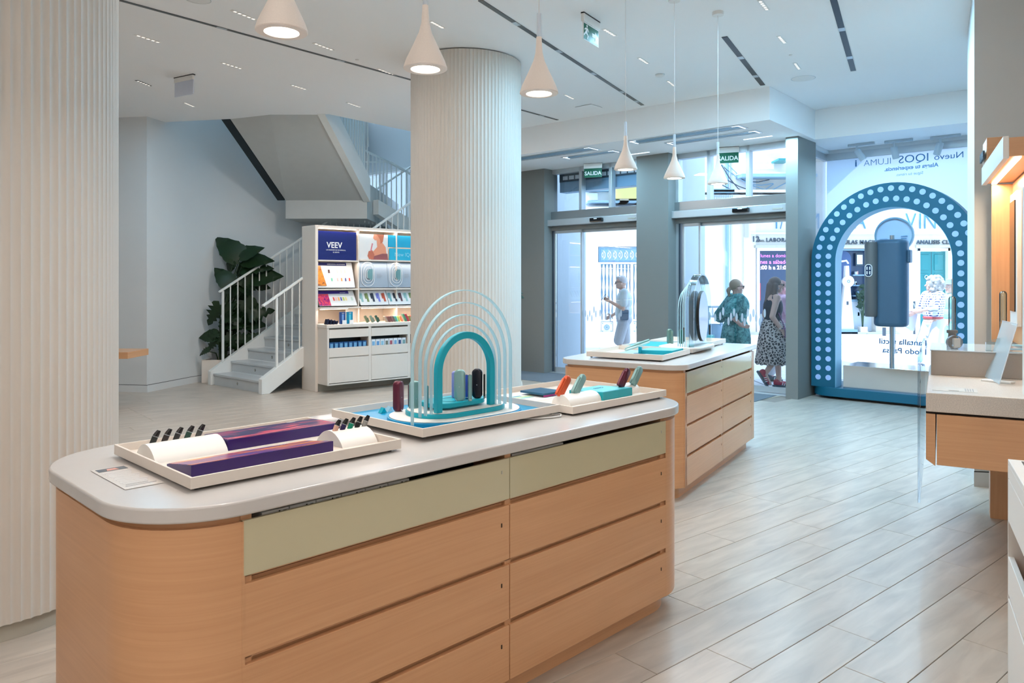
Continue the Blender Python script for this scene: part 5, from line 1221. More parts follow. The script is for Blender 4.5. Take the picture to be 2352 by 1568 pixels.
# track spots over the window
for i, (u_, v_, tilt, lb) in enumerate([(1968, 330, .5, 'left white spotlight over the shop window, tilted right'), (2053, 322, .12, 'middle white spotlight over the shop window, lens showing'), (2160, 312, -.35, 'right white spotlight over the shop window')]):
    p = pxz(u_, v_, 3.55); t = thing('spotlight', lb, 'spotlight', (p.x, p.y, 3.55), FC.a, 'spotlights over the shop window')
    MB().box(-.12, .24, -.018, .018, -.035, -.001).build('track_adapter', MT('facade_shade'), t, .003)
    MB().tube([(0, 0, -.03), (0, 0, -.10)], .014, 10).build('stem', MT('facade_shade'), t)
    T = Matrix.Translation((0, 0, -.09)) @ Matrix.Rotation(-tilt, 4, 'Y') @ Matrix.Rotation(.25, 4, 'X')
    MB().lathe([(.040, -.17), (.045, -.165), (.045, -.01), (.038, 0)], 24, T).build('lamp_head', MT('facade_shade'), t, 0, 40)
    MB().lathe([(.0, -.1705), (.033, -.1705)], 20, T, caps=False).build('lens', MT('slot_lens_cool'), t)
# door mat
mt_ = thing('door_mat', 'grey entrance mat in front of the sliding doors', 'mat', FC(0, 0, 0), FC.a)
MB().box(-.7, 4.2, -1.15, -.1, .0005, .006).build('mat', MT('mat_grey'), mt_)
mt_ .name = 'door_mat'
# ---------------------------------------------------------------- street
sp_out = MB().prism([tuple(FC(-1.2, .3))[:2], tuple(FC(-1.2, .13))[:2], tuple(FC(4.43, .13))[:2], tuple(FC(4.40, 1.27))[:2], tuple(FC(9, 1.27))[:2], (30, 4), (34, 40), (-12, 40), (-12, 22)], -.15, -.012)
gro = struct('street_pavement', sp_out, MT('asphalt'))
# paving slabs: rows parallel to the camera
pv = MB()
for r in range(26):
    y = 11.6+r*.62
    for c in range(22):
        x = 1.2+c*.9+(r % 2)*.45
        fx_, fy = FC.inv((x, y))
        if fy < .3 or (fx_ > 4.2 and fy < 1.5) or x > 16: continue
        if nt_ and len(pv.v) < 8*320: pv.box(x+.006, x+.894, y+.006, y+.614, -.012, 0)
tag(pv.build('paving_slabs', MT('asphalt'), gro), kind='stuff')
YB = 23.0; SX = YB/F
def bx(u): return (u-1176)*SX
def bz(v): return EYE-(v-HOR)*SX
sb = thing('street_building', 'sunlit pale building across the street with shop signs, doors and balconies', 'building', (0, YB, 0))
def B(u0, u1, v0, v1, y0, y1, nm, m, bevel=0, par=None): return MB().box(bx(u0), bx(u1), y0, y1, bz(v1), bz(v0)).build(nm, MT(m), par or sb, bevel)
# wall with openings: built as piers and lintels
def wallp(u0, u1, v0, v1, m='facade_white'): return B(u0, u1, v0, v1, 0, .5, 'wall', m)
wallp(1020, 1374, -200, 772); wallp(1374, 1500, -200, 566); wallp(1500, 1736, -200, 772); wallp(1736, 1840, -200, 562, 'facade_stone'); wallp(1840, 1925, -200, 772, 'facade_stone')
wallp(1925, 2012, -200, 562, 'facade_stone'); wallp(2012, 2108, -200, 772, 'facade_stone'); wallp(2108, 2182, -200, 566, 'facade_stone'); wallp(2182, 2600, -200, 772, 'facade_stone')
B(1000, 2600, 762, 775, -.08, 0, 'base_course', 'facade_stone')
# left iron door
ld = B(1374, 1500, 566, 770, .18, .22, 'door', 'facade_white')
B(1376, 1498, 567, 602, .08, .18, 'door_frame', 'iron_blue', par=None)
MB().box(bx(1380), bx(1494), .06, .08, bz(598), bz(572)).build('fanlight', MT('iron_blue'), sb)
for k in range(9):
    cx = bx(1386+k*13); cz = bz(585); rr = .13
    for sgn in (1, -1):
        pts = [(cx+rr*(.2+.8*q/16)*math.cos(q*.5*sgn)*.6, .05, cz+rr*(.2+.8*q/16)*math.sin(q*.5*sgn)) for q in range(17)]
        MB().tube(pts, .010, 5).build('scroll', MT('facade_white'), sb)
for k in range(15):
    x = bx(1379+k*8.2); z0, z1 = bz(735), bz(607); n = 12
    MB().lathe([(.022+.014*(1+math.sin(q*1.9+k*.3)), z0+(z1-z0)*q/n) for q in range(n+1)], 8, Matrix.Translation((x, .12, 0))).build('iron_baluster', MT('facade_white'), ld, 0, 50)
MB().box(bx(1376), bx(1498), .165, .175, bz(735), bz(604)).build('door_glass', M('door_glass_pale', (150, 180, 200), .3), ld)
for u in (1374, 1409, 1449, 1487): B(u, u+6, 602, 770, .04, .18, 'door_stile', 'facade_white')
for v in (602, 733, 766): B(1374, 1500, v, v+4, .05, .18, 'door_rail', 'facade_white')
for u in (1382, 1416, 1456):
    B(u, u+26, 740, 764, .13, .18, 'lower_panel', 'facade_white'); 
    MB().ring([(bx(u+13)+.085*math.cos(q*PI/8), bz(752)+.085*math.sin(q*PI/8)) for q in range(16)], [(bx(u+13)+.065*math.cos(q*PI/8), bz(752)+.065*math.sin(q*PI/8)) for q in range(16)], .11, .13, axis='y').build('rosette', MT('iron_blue'), sb)
    for q in range(4): MB().tube([(bx(u+13)+.07*math.cos(q*PI/4), .115, bz(752)+.07*math.sin(q*PI/4)), (bx(u+13)-.07*math.cos(q*PI/4), .115, bz(752)-.07*math.sin(q*PI/4))], .006, 4).build('rosette_spoke', MT('iron_blue'), sb)
    for (c0, c1) in ((u+2, 742), (u+22, 742), (u+2, 760), (u+22, 760)): MB().ring(rrect(bx(c0), bx(c0)+.03, bz(c1)-.03, bz(c1), .01, 2), rrect(bx(c0)+.008, bx(c0)+.022, bz(c1)-.022, bz(c1)-.008, .005, 2), .12, .13, axis='y').build('corner_ornament', MT('iron_blue'), sb)
# balcony left
B(1345, 1520, 478, 484, -.5, 0, 'cornice', 'facade_white'); B(1345, 1520, 466, 470, -.7, 0, 'cornice', 'iron_blue')
B(1405, 1560, 436, 462, -.9, 0, 'balcony_slab', 'balcony_ochre'); B(1402, 1563, 431, 436, -.95, 0, 'balcony_edge', 'facade_white')
for k in range(3): B(1416+k*38, 1436+k*38, 462, 470, -.7, 0, 'bracket', 'plinth_grey')
for k in range(20): MB().lathe([(.012+.014*(1+math.sin(q*1.3)), bz(431)+(.62)*q/8) for q in range(9)], 8, Matrix.Translation((bx(1408+k*7.8), -.85, 0))).build('balcony_baluster', MT('facade_white'), sb, 0, 50)
B(1400, 1565, 380, 384, -.9, -.8, 'balcony_rail', 'facade_white'); B(1414, 1424, 380, 431, -.05, 0, 'shutter', 'balcony_ochre'); B(1440, 1452, 380, 431, -.05, 0, 'window', 'iron_blue')
B(1345, 1402, 436, 441, -.3, 0, 'cornice', 'iron_blue'); B(1352, 1372, 444, 460, -.1, 0, 'street_sign', 'print_white'); B(1352, 1365, 410, 425, -.1, 0, 'notice', 'balcony_ochre')
# middle: pipes, cables, pilaster
for u, r in ((1668, .05), (1678, .035)):
    MB().tube([(bx(u), -.1, bz(772)), (bx(u), -.1, bz(330))], r, 10).build('drain_pipe', MT('iron_blue' if r > .04 else 'facade_shade'), sb, 0, 50)
B(1706, 1722, 505, 765, -.12, 0, 'pilaster', 'facade_stone'); B(1706, 1716, 500, 545, -.16, -.12, 'pilaster_panel', 'plinth_grey')
B(1596, 1860, 450, 456, -.35, 0, 'cornice', 'facade_stone'); B(1596, 1860, 440, 445, -.5, 0, 'cornice', 'facade_stone'); B(1690, 1860, 405, 412, -.6, 0, 'ledge', 'iron_blue'); B(1690, 1860, 398, 404, -.3, 0, 'ledge', 'facade_white')
B(1618, 1676, 438, 446, -.5, 0, 'balcony_slab', 'iron_blue')
for k in range(14): MB().tube([(bx(1620+k*4), -.45, bz(452)), (bx(1620+k*4), -.45, bz(470))], .012, 5).build('railing_bar', MT('iron_blue'), sb)
rq = random.Random(4)
for k in range(9):
    a = Vector((bx(1650+rq.uniform(0, 20)), -.14, bz(370+rq.uniform(0, 90)))); b = Vector((bx(1712+rq.uniform(-10, 120)), -.14, bz(420+rq.uniform(-10, 35)))); m = (a+b)/2+Vector((0, -.02, -.25))
    MB().tube([a, a.lerp(m, .5)+Vector((0, 0, -.05)), m, m.lerp(b, .5)+Vector((0, 0, -.04)), b], .016, 5).build('cable', MT('iron_dark' if k % 2 else 'iron_blue'), sb, 0, 60)
B(1716, 1776, 368, 388, -.06, 0, 'wall_plaque', 'print_white'); B(1714, 1778, 366, 390, -.04, -.01, 'plaque_frame', 'facade_shade')
text('lettering', 'FARMACIA', .10, MT('facade_shade'), sb, (bx(1746), -.065, bz(377)), (PI/2, 0, 0), .003, 'CENTER')
text('lettering', 'LABORATORIO', .075, MT('facade_shade'), sb, (bx(1746), -.065, bz(386)), (PI/2, 0, 0), .003, 'CENTER')
B(1770, 1800, 372, 376, -.7, 0, 'awning_arm', 'teal_door'); 
# pharmacy shop front
def st_text(s, u, v, h, m='letter_grey', sx=1, bold=0, space=1): return text('lettering', s, h, MT(m), sb, (bx(u), -.03, bz(v)), (PI/2, 0, 0), .015, 'LEFT', False, bold, sx, 0, space)
st_text('12', 1726, 555, .24, 'iron_dark', 1, .004); st_text('Acc.', 1741, 555, .12); st_text('LABORATORIO', 1759, 555, .165, 'iron_dark', 1.0, .003, 1.15)
st_text('FORMULAS MAGISTRALES', 1903, 560, .165, 'iron_dark', .98, .003, 1.12); st_text('ANALISIS CLINICOS', 2104, 560, .165, 'iron_dark', .98, .003, 1.12)
st_text('M', 1851, 526, .72, 'letter_blue', .8, -.014); st_text('A', 1888, 526, .72, 'letter_blue', .8, -.014); st_text('R', 1925, 526, .72, 'letter_blue', .8, -.014); st_text('A', 1960, 526, .72, 'letter_blue', .8, -.014); st_text('V', 2078, 526, .72, 'letter_blue', .8, -.014); st_text('I', 2107, 526, .72, 'letter_blue', .8, -.014); st_text('N', 2118, 526, .72, 'letter_blue', .8, -.014); st_text('C', 2152, 526, .72, 'letter_blue', .8, -.014)
st_text('T', 1770, 526, .72, 'letter_blue', .8, -.014)
st_text('/', 1790, 526, .72, 'letter_blue', .8, -.014)
for (a, b) in ((1732, 1842), (1922, 2016), (2102, 2186)): B(a, b, 563, 569, -.16, 0, 'door_lintel', 'plinth_grey')
B(1716, 2200, 534, 538, -.1, 0, 'string_course', 'facade_stone')
# pharmacy door with display sign
B(1738, 1744, 569, 768, -.05, .1, 'door_frame', 'facade_white'); B(1744, 1838, 570, 575, -.05, .1, 'door_frame', 'facade_white'); B(1832, 1838, 569, 768, -.05, .1, 'door_frame', 'facade_white')
B(1744, 1832, 575, 768, .25, .3, 'shop_interior', 'glass_dark')
purp = emit('led_text', (220, 120, 255), 1.6)
text('led_lettering', 'lunes a domingo', .15, purp, sb, (bx(1752), .22, bz(590)), (PI/2, 0, 0), .002)
text('led_lettering', 'nes a s\u00e1bado', .17, purp, sb, (bx(1751), .22, bz(605)), (PI/2, 0, 0), .002, bold=.002); text('led_lettering', ':00 h a 21:00', .17, emit('led_text_pale', (245, 225, 255), 2), sb, (bx(1752), .22, bz(618)), (PI/2, 0, 0), .002, bold=.005)
B(1740, 1746, 655, 700, .1, .16, 'red_poster', 'facade_white'); MB().box(bx(1746), bx(1752), .2, .24, bz(690), bz(650)).build('red_poster', M('poster_red', (200, 50, 60), .5), sb)
# pharmacy window: shelves, weighing machine, picture
B(1925, 2012, 569, 762, .45, .5, 'window_back', 'glass_dark'); B(1932, 2010, 572, 575, .0, .1, 'window_head', 'iron_blue')
ar = [(bx(1951)+a, b) for a, b in [(.23*math.cos(PI-PI*q/14), bz(592)+.23*math.sin(PI*q/14)) for q in range(15)]]
MB().prism(ar+[(bx(1951)+.23, bz(760)), (bx(1951)-.23, bz(760))], .40, .44, axis='y').build('arched_niche', M('niche_blue', (60, 90, 140), .3), sb)
for k in range(5): B(1970, 2000, 630+k*24, 633+k*24, .3, .44, 'shelf', 'iron_blue')
for k in range(12): 
    u = 1972+rq.uniform(0, 22); v = 630+24*rq.randint(0, 4); B(u, u+rq.uniform(2, 5), v-rq.uniform(5, 11), v, .28, .36, 'package', rq.choice(['print_white', 'facade_shade', 'rose_print', 'iron_blue']))
B(1977, 1995, 580, 610, .34, .38, 'picture_frame', 'iron_dark'); B(1979.5, 1992.5, 584, 606, .32, .34, 'picture', 'print_white')
B(1925, 2012, 692, 762, .28, .34, 'counter_front', 'facade_shade'); B(1925, 2012, 688, 693, .24, .36, 'counter_top', 'iron_blue')
ws = thing('weighing_machine', 'tall white vintage weighing machine in the pharmacy window', 'scale', (bx(1948), YB+.12, 0))
MB().prism([(-.21, bz(758)), (.21, bz(758)), (.07, bz(640)), (.05, bz(610)), (-.05, bz(610)), (-.07, bz(640))], -.08, .08, axis='y').build('column_body', MT('facade_white'), ws, .01)
MB().lathe([(.16, -.05), (.175, -.03), (.175, .05)], 28, Matrix.Translation((0, -.1, bz(646))) @ Matrix.Rotation(PI/2, 4, 'X')).build('dial', MT('print_white'), ws, 0, 40)
MB().ring([(.045*math.cos(q*PI/8), bz(646)+.045*math.sin(q*PI/8)) for q in range(16)], [(.03*math.cos(q*PI/8), bz(646)+.03*math.sin(q*PI/8)) for q in range(16)], -.165, -.155, axis='y').build('dial_mark', MT('letter_blue'), ws)
MB().tube([(-.16, 0, bz(600)), (0, 0, bz(598)), (.06, 0, bz(605))], .03, 8).build('top_arm', MT('facade_white'), ws, 0, 50); MB().box(-.26, .26, -.2, .2, bz(766), bz(756)).build('foot_plate', MT('iron_blue'), ws)
MB().box(-.03, .03, -.09, -.08, bz(700), bz(692)).build('coin_slot', MT('iron_dark'), ws)
bp = Vector((bx(1983), YB+.05, 0)); sc_ = 1
def LS(x, z, dx, up, s=.5, v=0): return (x, z, dx, -.1, up, s, v, 0)
plant('potted_plant', 'thin potted plant in a red pot inside the pharmacy window', bp, .22, .22, [LS(rq.uniform(-.12, .12), rq.uniform(.8, 1.5), rq.uniform(-1, 1), rq.uniform(.1, 1), .45, 0) for _ in range(26)], 9, leafm)
# teal double door
B(2108, 2182, 570, 576, -.02, .2, 'door_frame', 'facade_white'); B(2108, 2113, 570, 768, -.02, .2, 'door_frame', 'facade_white'); B(2177, 2182, 570, 768, -.02, .2, 'door_frame', 'facade_white')
for (a, b) in ((2113, 2144), (2146, 2177)):
    dl = B(a, b, 577, 768, .14, .2, 'teal_door_leaf', 'teal_door')
    for (v0, v1) in ((584, 620), (628, 690), (700, 756)): MB().box(bx(a+5), bx(b-5), .12, .14, bz(v1), bz(v0)).build('door_panel', MT('teal_door'), dl, .01)
    c = (a+b)/2+ (3 if a < 2130 else -3)
    MB().ring([(bx(c)+.06*math.cos(q*PI/8), bz(636)+.06*math.sin(q*PI/8)) for q in range(16)], [(bx(c)+.04*math.cos(q*PI/8), bz(636)+.04*math.sin(q*PI/8)) for q in range(16)], .09, .12, axis='y').build('door_knocker', MT('chrome'), dl)
for u in (2094, 2190): MB().tube([(bx(u), -.15, 0), (bx(u), -.15, 1.0)], .03, 8).build('bollard', MT('iron_dark'), sb)
bo = thing('bollard', 'dark bollard with a gold band in front of the pharmacy window', 'bollard', (bx(2001), YB-.8, 0))
MB().lathe([(.05, 0), (.045, .8), (.03, 1.4), (.0, 1.42)], 14).build('post', MT('iron_dark'), bo, 0, 50); MB().lathe([(.055, .25), (.055, .52)], 14).build('gold_band', M('gold', (220, 200, 150), .3, .5), bo)
# litter bin by the second door
lb = thing('litter_bin', 'round grey litter bin with open top ring on the pavement', 'bin', pd(1641, 700, 13.6)*1)
lb.location.z = 0
MB().lathe([(.17, .05), (.175, .82), (.165, .82), (.16, .06)], 28).build('bin_body', MT('iron_blue'), lb, 0, 50)
for z in (.95, 1.12): MB().ring([(.185*math.cos(q*PI/12), .185*math.sin(q*PI/12)) for q in range(24)], [(.165*math.cos(q*PI/12), .165*math.sin(q*PI/12)) for q in range(24)], z, z+.03).build('top_ring', MT('facade_shade'), lb, 0, 50)
for q in range(4): MB().tube([(.175*math.cos(q*PI/2+.4), .175*math.sin(q*PI/2+.4), .8), (.175*math.cos(q*PI/2+.4), .175*math.sin(q*PI/2+.4), 1.14)], .012, 6).build('post', MT('iron_blue'), lb)
MB().lathe([(.12, 0), (.12, .06)], 20).build('foot', MT('iron_dark'), lb)
# ---------------------------------------------------------------- people
skinm = M('skin', (222, 178, 158), .55, noise=.03, scale=20); skin2 = M('skin_shaded', (214, 172, 156), .55)
def V3(*a): return Vector(a)
def remesh(o, s, it=3):
    r = o.modifiers.new('r', 'REMESH'); r.mode = 'VOXEL'; r.voxel_size = s; r.use_smooth_shade = True
    k = o.modifiers.new('s', 'SMOOTH'); k.iterations = it; k.factor = .5
    return o
def hand(mb, wr, d, side, curl=.5, s=1.0):
    """palm and five fingers leaving the wrist along d; side is the thumb direction"""
    d = d.normalized(); side = (side-d*side.dot(d)).normalized(); n = d.cross(side)
    pc = wr+d*.045*s; R = Matrix((d, side, n)).transposed(); mb.ell(pc, (.050*s, .040*s, .017*s), R, 12, 8)
    for k, (off, ln) in enumerate([(.027, .072), (.009, .080), (-.009, .075), (-.026, .060)]):
        a = wr+d*.080*s+side*off*s; b = a+(d*math.cos(curl*.5)+n*math.sin(curl*.5))*ln*.55*s; c = b+(d*math.cos(curl*1.5)+n*math.sin(curl*1.5))*ln*.5*s
        mb.cap(a, b, .0095*s, .0085*s, 8); mb.cap(b, c, .0085*s, .007*s, 8)
    a = wr+d*.025*s+side*.028*s; b = a+(d*.6+side*.8).normalized()*.038*s; c = b+(d*.95+side*.1+n*.3*curl).normalized()*.032*s
    mb.cap(a, b, .0125*s, .011*s, 8); mb.cap(b, c, .011*s, .009*s, 8)
def head(mb, c, s=1.0, fwd=V3(1, 0, 0)):
    y = V3(0, 0, 1).cross(fwd).normalized(); R = Matrix((fwd, y, V3(0, 0, 1))).transposed()
    P = lambda x, yy, z: c+R @ V3(x*s, yy*s, z*s)
    mb.ell(P(-.008, 0, .02), (.098*s, .078*s, .105*s), R, 16, 12); mb.ell(P(.028, 0, -.055), (.062*s, .056*s, .062*s), R, 14, 10)
    mb.ell(P(.065, 0, -.088), (.022*s, .026*s, .020*s), R)                     # chin
    mb.cap(P(.082, 0, .012), P(.108, 0, -.022), .010*s, .014*s, 8)             # nose
    mb.ell(P(.076, 0, -.054), (.018*s, .026*s, .012*s), R)                     # lips
    for k in (-1, 1):
        mb.ell(P(-.005, k*.078, -.012), (.018*s, .010*s, .030*s), R); mb.ell(P(.055, k*.045, -.025), (.025*s, .02*s, .025*s), R)
    mb.ell(P(.078, 0, .035), (.015*s, .05*s, .012*s), R)                       # brow
    return P
def person(name_label, loc, rz, J, top, bottom, hairf, bag=None, s=1.0, build=1.0, skinmat=None, extra=None, voxel=.0085):
    t = thing('person', name_label, 'person', loc, rz); t.scale = (s, s, s)
    sk = skinmat or skinm
    m = MB(); P = head(m, J['head'], 1.0, J.get('look', V3(1, 0, 0)))
    m.cap(J['neck']+V3(0, 0, -.04), J['head']+V3(-.015, 0, -.06), .056, .052, 12)
    ch = (J['neck']*.72+J['pelvis']*.28); wa = (J['neck']*.40+J['pelvis']*.60)
    m.ell(ch, (.115*build, .155*build, .17)); m.ell(wa, (.105*build, .13*build, .17)); m.ell(J['pelvis'], (.125*build, .165*build, .13))
    m.cap(J['sL'], J['sR'], .055, .055, 12)
    for S_ in 'LR':
        m.cap(J['s'+S_], J['e'+S_], .050*build, .040*build, 12); m.cap(J['e'+S_], J['w'+S_], .040*build, .027, 12)
        hd = J.get('h'+S_, (J['w'+S_]-J['e'+S_])); hand(m, J['w'+S_], hd, J.get('t'+S_, V3(1, 0, 0)), J.get('c'+S_, .5))
        m.cap(J['hip'+S_], J['k'+S_], .085*build, .057, 12); m.cap(J['k'+S_], J['a'+S_], .055, .037, 12)
        fd = J.get('f'+S_, V3(1, 0, 0)).normalized(); m.cap(J['a'+S_]+fd*-.03+V3(0, 0, -.04), J['a'+S_]+fd*.12+V3(0, 0, -.06), .036, .026, 10)
    b = m.build('body', sk, t); remesh(b, voxel, 4)
    # eyes
    for k in (-1, 1):
        e = MB().ell(P(.078, k*.032, .008), (.010, .012, .008)).build('eye', MT('print_white'), t, 0, 60); MB().ell(P(.087, k*.032, .008), (.004, .006, .006)).build('iris', MT('dark'), e, 0, 60)
    MB().ell(P(.088, 0, -.054), (.008, .022, .006)).build('lips', M('lips', (176, 96, 96), .5), t, 0, 60)
    hm = MB(); hmat = hairf(hm, P, J); ho = hm.build('hair', hmat, t); remesh(ho, .009 if hmat.name != 'hair_curl' else .012, 1 if hmat.name != 'hair_curl' else 0)
    return t, P
def glasses(t, P, dark=True):
    g = MB()
    for k in (-1, 1):
        g.ell(P(.100, k*.034, .010), (.006, .028, .020)); g.tube([P(.098, k*.060, .014), P(.02, k*.082, .016), P(-.02, k*.082, .006)], .004, 6)
    g.tube([P(.102, -.02, .016), P(.102, .02, .016)], .004, 6)
    g.build('glasses', MT('black_gloss'), t, 0, 60)
def clothes(t, name, fn, m, vox=.009, it=3):
    mb = MB(); fn(mb); o = mb.build(name, m, t); remesh(o, vox, it); return o
def shoe(t, a, fd, m, sole, up=0):
    fd = fd.normalized(); y = V3(0, 0, 1).cross(fd).normalized(); z = fd.cross(y)
    c = a+fd*.045+z*-.055; R = Matrix((fd, y, z)).transposed()
    mb = MB(); mb.ell(c, (.135, .047, .038), R, 14, 8); mb.ell(a+fd*-.03+z*-.03, (.055, .045, .05), R, 12, 8)
    o = mb.build('shoe', m, t); remesh(o, .007, 2)
    so = MB().prism([(x*1.0, yy) for x, yy in stadium(0, 0, .143, .046, 8)], -.012, .012, Matrix.Translation(c-z*.032) @ R.to_4x4()).build('sole', sole, o, 0, 50)
    for k in range(3): MB().box(-.01+k*.03, .0+k*.03, -.05, .05, -.02, .022, Matrix.Translation(c+z*.0) @ R.to_4x4() @ Matrix.Rotation(.35, 4, 'Y')).build('stripe', MT('print_white'), o)
def pattern(name, kind):
    m, nt, b = nodes(name); N = nt.nodes; L = nt.links; tc = N.new('ShaderNodeTexCoord'); b.inputs['Roughness'].default_value = .8
    if kind == 'leopard':
        vo = N.new('ShaderNodeTexVoronoi'); vo.inputs['Scale'].default_value = 25; vo.feature = 'DISTANCE_TO_EDGE'; L.new(tc.outputs['Object'], vo.inputs['Vector'])
        nz = N.new('ShaderNodeTexNoise'); nz.inputs['Scale'].default_value = 50; L.new(tc.outputs['Object'], nz.inputs['Vector'])
        ad = N.new('ShaderNodeMath'); ad.operation = 'MULTIPLY'; L.new(vo.outputs[0], ad.inputs[0]); L.new(nz.outputs[0], ad.inputs[1])
        cr = N.new('ShaderNodeValToRGB'); cr.color_ramp.interpolation = 'CONSTANT'; e = cr.color_ramp.elements; e[0].position = 0; e[0].color = lin((205, 195, 190))+(1,); e[1].position = .055; e[1].color = lin((52, 50, 56))+(1,)
        L.new(ad.outputs[0], cr.inputs[0]); L.new(cr.outputs[0], b.inputs['Base Color'])
    elif kind == 'check':
        sx = N.new('ShaderNodeSeparateXYZ'); L.new(tc.outputs['Object'], sx.inputs[0]); cols = []
        xy = N.new('ShaderNodeMath'); xy.operation = 'ADD'; L.new(sx.outputs[0], xy.inputs[0]); L.new(sx.outputs[1], xy.inputs[1])
        for src in (xy.outputs[0], sx.outputs[2]):
            w = N.new('ShaderNodeMath'); w.operation = 'MULTIPLY'; w.inputs[1].default_value = 2*PI/.04; L.new(src, w.inputs[0])
            s_ = N.new('ShaderNodeMath'); s_.operation = 'SINE'; L.new(w.outputs[0], s_.inputs[0]); g = N.new('ShaderNodeMath'); g.operation = 'GREATER_THAN'; g.inputs[1].default_value = .0; L.new(s_.outputs[0], g.inputs[0]); cols.append(g)
        mu = N.new('ShaderNodeMath'); mu.operation = 'ADD'; L.new(cols[0].outputs[0], mu.inputs[0]); L.new(cols[1].outputs[0], mu.inputs[1])
        cr = N.new('ShaderNodeValToRGB'); cr.color_ramp.interpolation = 'CONSTANT'; e = cr.color_ramp.elements; e[0].position = 0; e[0].color = lin((245, 245, 250))+(1,); e[1].position = .75; e[1].color = lin((40, 60, 120))+(1,)
        k = e.new(.25); k.color = lin((225, 232, 245))+(1,)
        h = N.new('ShaderNodeMath'); h.operation = 'MULTIPLY'; h.inputs[1].default_value = .5; L.new(mu.outputs[0], h.inputs[0]); L.new(h.outputs[0], cr.inputs[0]); L.new(cr.outputs[0], b.inputs['Base Color'])
    else:
        nz = N.new('ShaderNodeTexNoise'); nz.inputs['Scale'].default_value = 16; nz.inputs['Detail'].default_value = 6; nz.inputs['Distortion'].default_value = 1; L.new(tc.outputs['Object'], nz.inputs['Vector'])
        cr = N.new('ShaderNodeValToRGB'); e = cr.color_ramp.elements; e[0].position = .38; e[0].color = lin((18, 100, 104))+(1,); e[1].position = .66; e[1].color = lin((110, 178, 176))+(1,); L.new(nz.outputs[0], cr.inputs[0]); L.new(cr.outputs[0], b.inputs['Base Color'])
    return m
H = 1.0
def base(h=1.65, lean=0):
    """standing joints for height h, facing +x"""
    k = h/1.7
    return dict(head=V3(.02, 0, 1.575)*k, neck=V3(0, 0, 1.43)*k, pelvis=V3(0, 0, .93)*k, sL=V3(0, .17, 1.38)*k, sR=V3(0, -.17, 1.38)*k, hipL=V3(0, .085, .90)*k, hipR=V3(0, -.085, .90)*k)
# man with phone, faces left
J = base(1.72); J.update(head=V3(.06, 0, 1.57), tR=V3(0, 0, 1), tL=V3(0, 0, 1), cL=1.2,
    kL=V3(.10, .09, .50), aL=V3(-.02, .09, .09), kR=V3(-.02, -.09, .49), aR=V3(-.22, -.09, .12))
J['wR'] = V3(.22, -.18, .96); J['eR'] = V3(.02, -.24, 1.10); J['hR'] = V3(.8, 0, -.4); J['eL'] = V3(.02, .25, 1.10); J['wL'] = V3(.27, .19, 1.24)
def hair_short(m, P, J):
    m.ell(P(-.025, 0, .045), (.095, .083, .095), None, 16, 12); m.ell(P(.03, 0, .095), (.06, .06, .03)); return M('hair_grey', (205, 205, 208), .8)
t1, P = person('man in pale T-shirt and shorts with a bag, looking at a phone', (2.06, 13.8, 0), PI-.15, J, None, None, hair_short)
glasses(t1, P)
tee = M('tee_pale', (214, 226, 226), .8); sho = M('shorts_pale', (206, 206, 210), .8)
def f(m, J=J):
    m.ell(V3(0, 0, 1.24), (.15, .19, .20), None, 16, 12); m.ell(V3(.01, 0, 1.05), (.155, .185, .18), None, 16, 12); m.ell(V3(0, 0, .95), (.14, .18, .10)); m.cap(J['sL'], J['sR'], .075, .075, 12)
    for S_ in 'LR': m.cap(J['s'+S_], J['s'+S_].lerp(J['e'+S_], .7), .075, .075, 12)
clothes(t1, 'tee_shirt', f, tee)
def f(m, J=J):
    m.ell(V3(0, 0, .90), (.145, .18, .13), None, 16, 12)
    for S_ in 'LR': m.cap(J['hip'+S_], J['k'+S_]+V3(0, 0, .02), .105, .095, 14)
clothes(t1, 'shorts', f, sho)
for S_ in 'LR': shoe(t1, J['a'+S_], V3(1, 0, 0), MT('plinth_grey'), MT('print_white'))
ph = thing('phone', 'dark phone held up by the man in shorts', 'phone', (2.06, 13.8, 0), PI-.15); hp = V3(.27, .19, 1.24)+V3(.10, 0, .07)
MB().box(-.004, .004, -.035, .035, -.07, .07, Matrix.Translation(hp) @ Matrix.Rotation(-.6, 4, 'Y')).build('phone_body', MT('black_gloss'), ph, .002)
bg_ = thing('belt_bag', 'blue grey belt bag on the hip of the man in shorts', 'bag', (2.06, 13.8, 0), PI-.15)
MB().prism(rrect(-.08, .08, .90, 1.08, .03), .18, .25, axis='y').build('bag_body', M('bag_blue', (96, 124, 150), .6), bg_, .01); MB().prism(rrect(-.08, .08, 1.02, 1.085, .02), .248, .258, axis='y').build('flap', M('bag_blue', (0, 0, 0)), bg_, .004)
# woman in green dress
J = base(1.62); J.update(eL=V3(-.17, .25, 1.02), wL=V3(.05, .22, .95), hL=V3(1, -.1, -.1), tL=V3(0, 0, 1), eR=V3(-.20, -.24, 1.10), wR=V3(-.02, -.26, .92), hR=V3(1, .2, -.3), tR=V3(0, 0, 1), kL=V3(.04, .09, .47), aL=V3(0, .09, .09), kR=V3(-.04, -.09, .47), aR=V3(-.1, -.09, .09))
def hair_pony(m, P, J):
    m.ell(P(-.025, 0, .035), (.100, .086, .098), None, 16, 12); m.ell(P(-.125, 0, -.03), (.035, .035, .035)); m.cap(P(-.14, 0, -.05), P(-.125, 0, -.14), .034, .018); return M('hair_blond', (168, 146, 124), .7)
t2, P = person('woman in a green patterned dress and sunglasses, blond ponytail', (3.57, 12.0, 0), .05, J, None, None, hair_pony, build=1.25, skinmat=skin2)
glasses(t2, P); gd = pattern('green_dress', 'green')
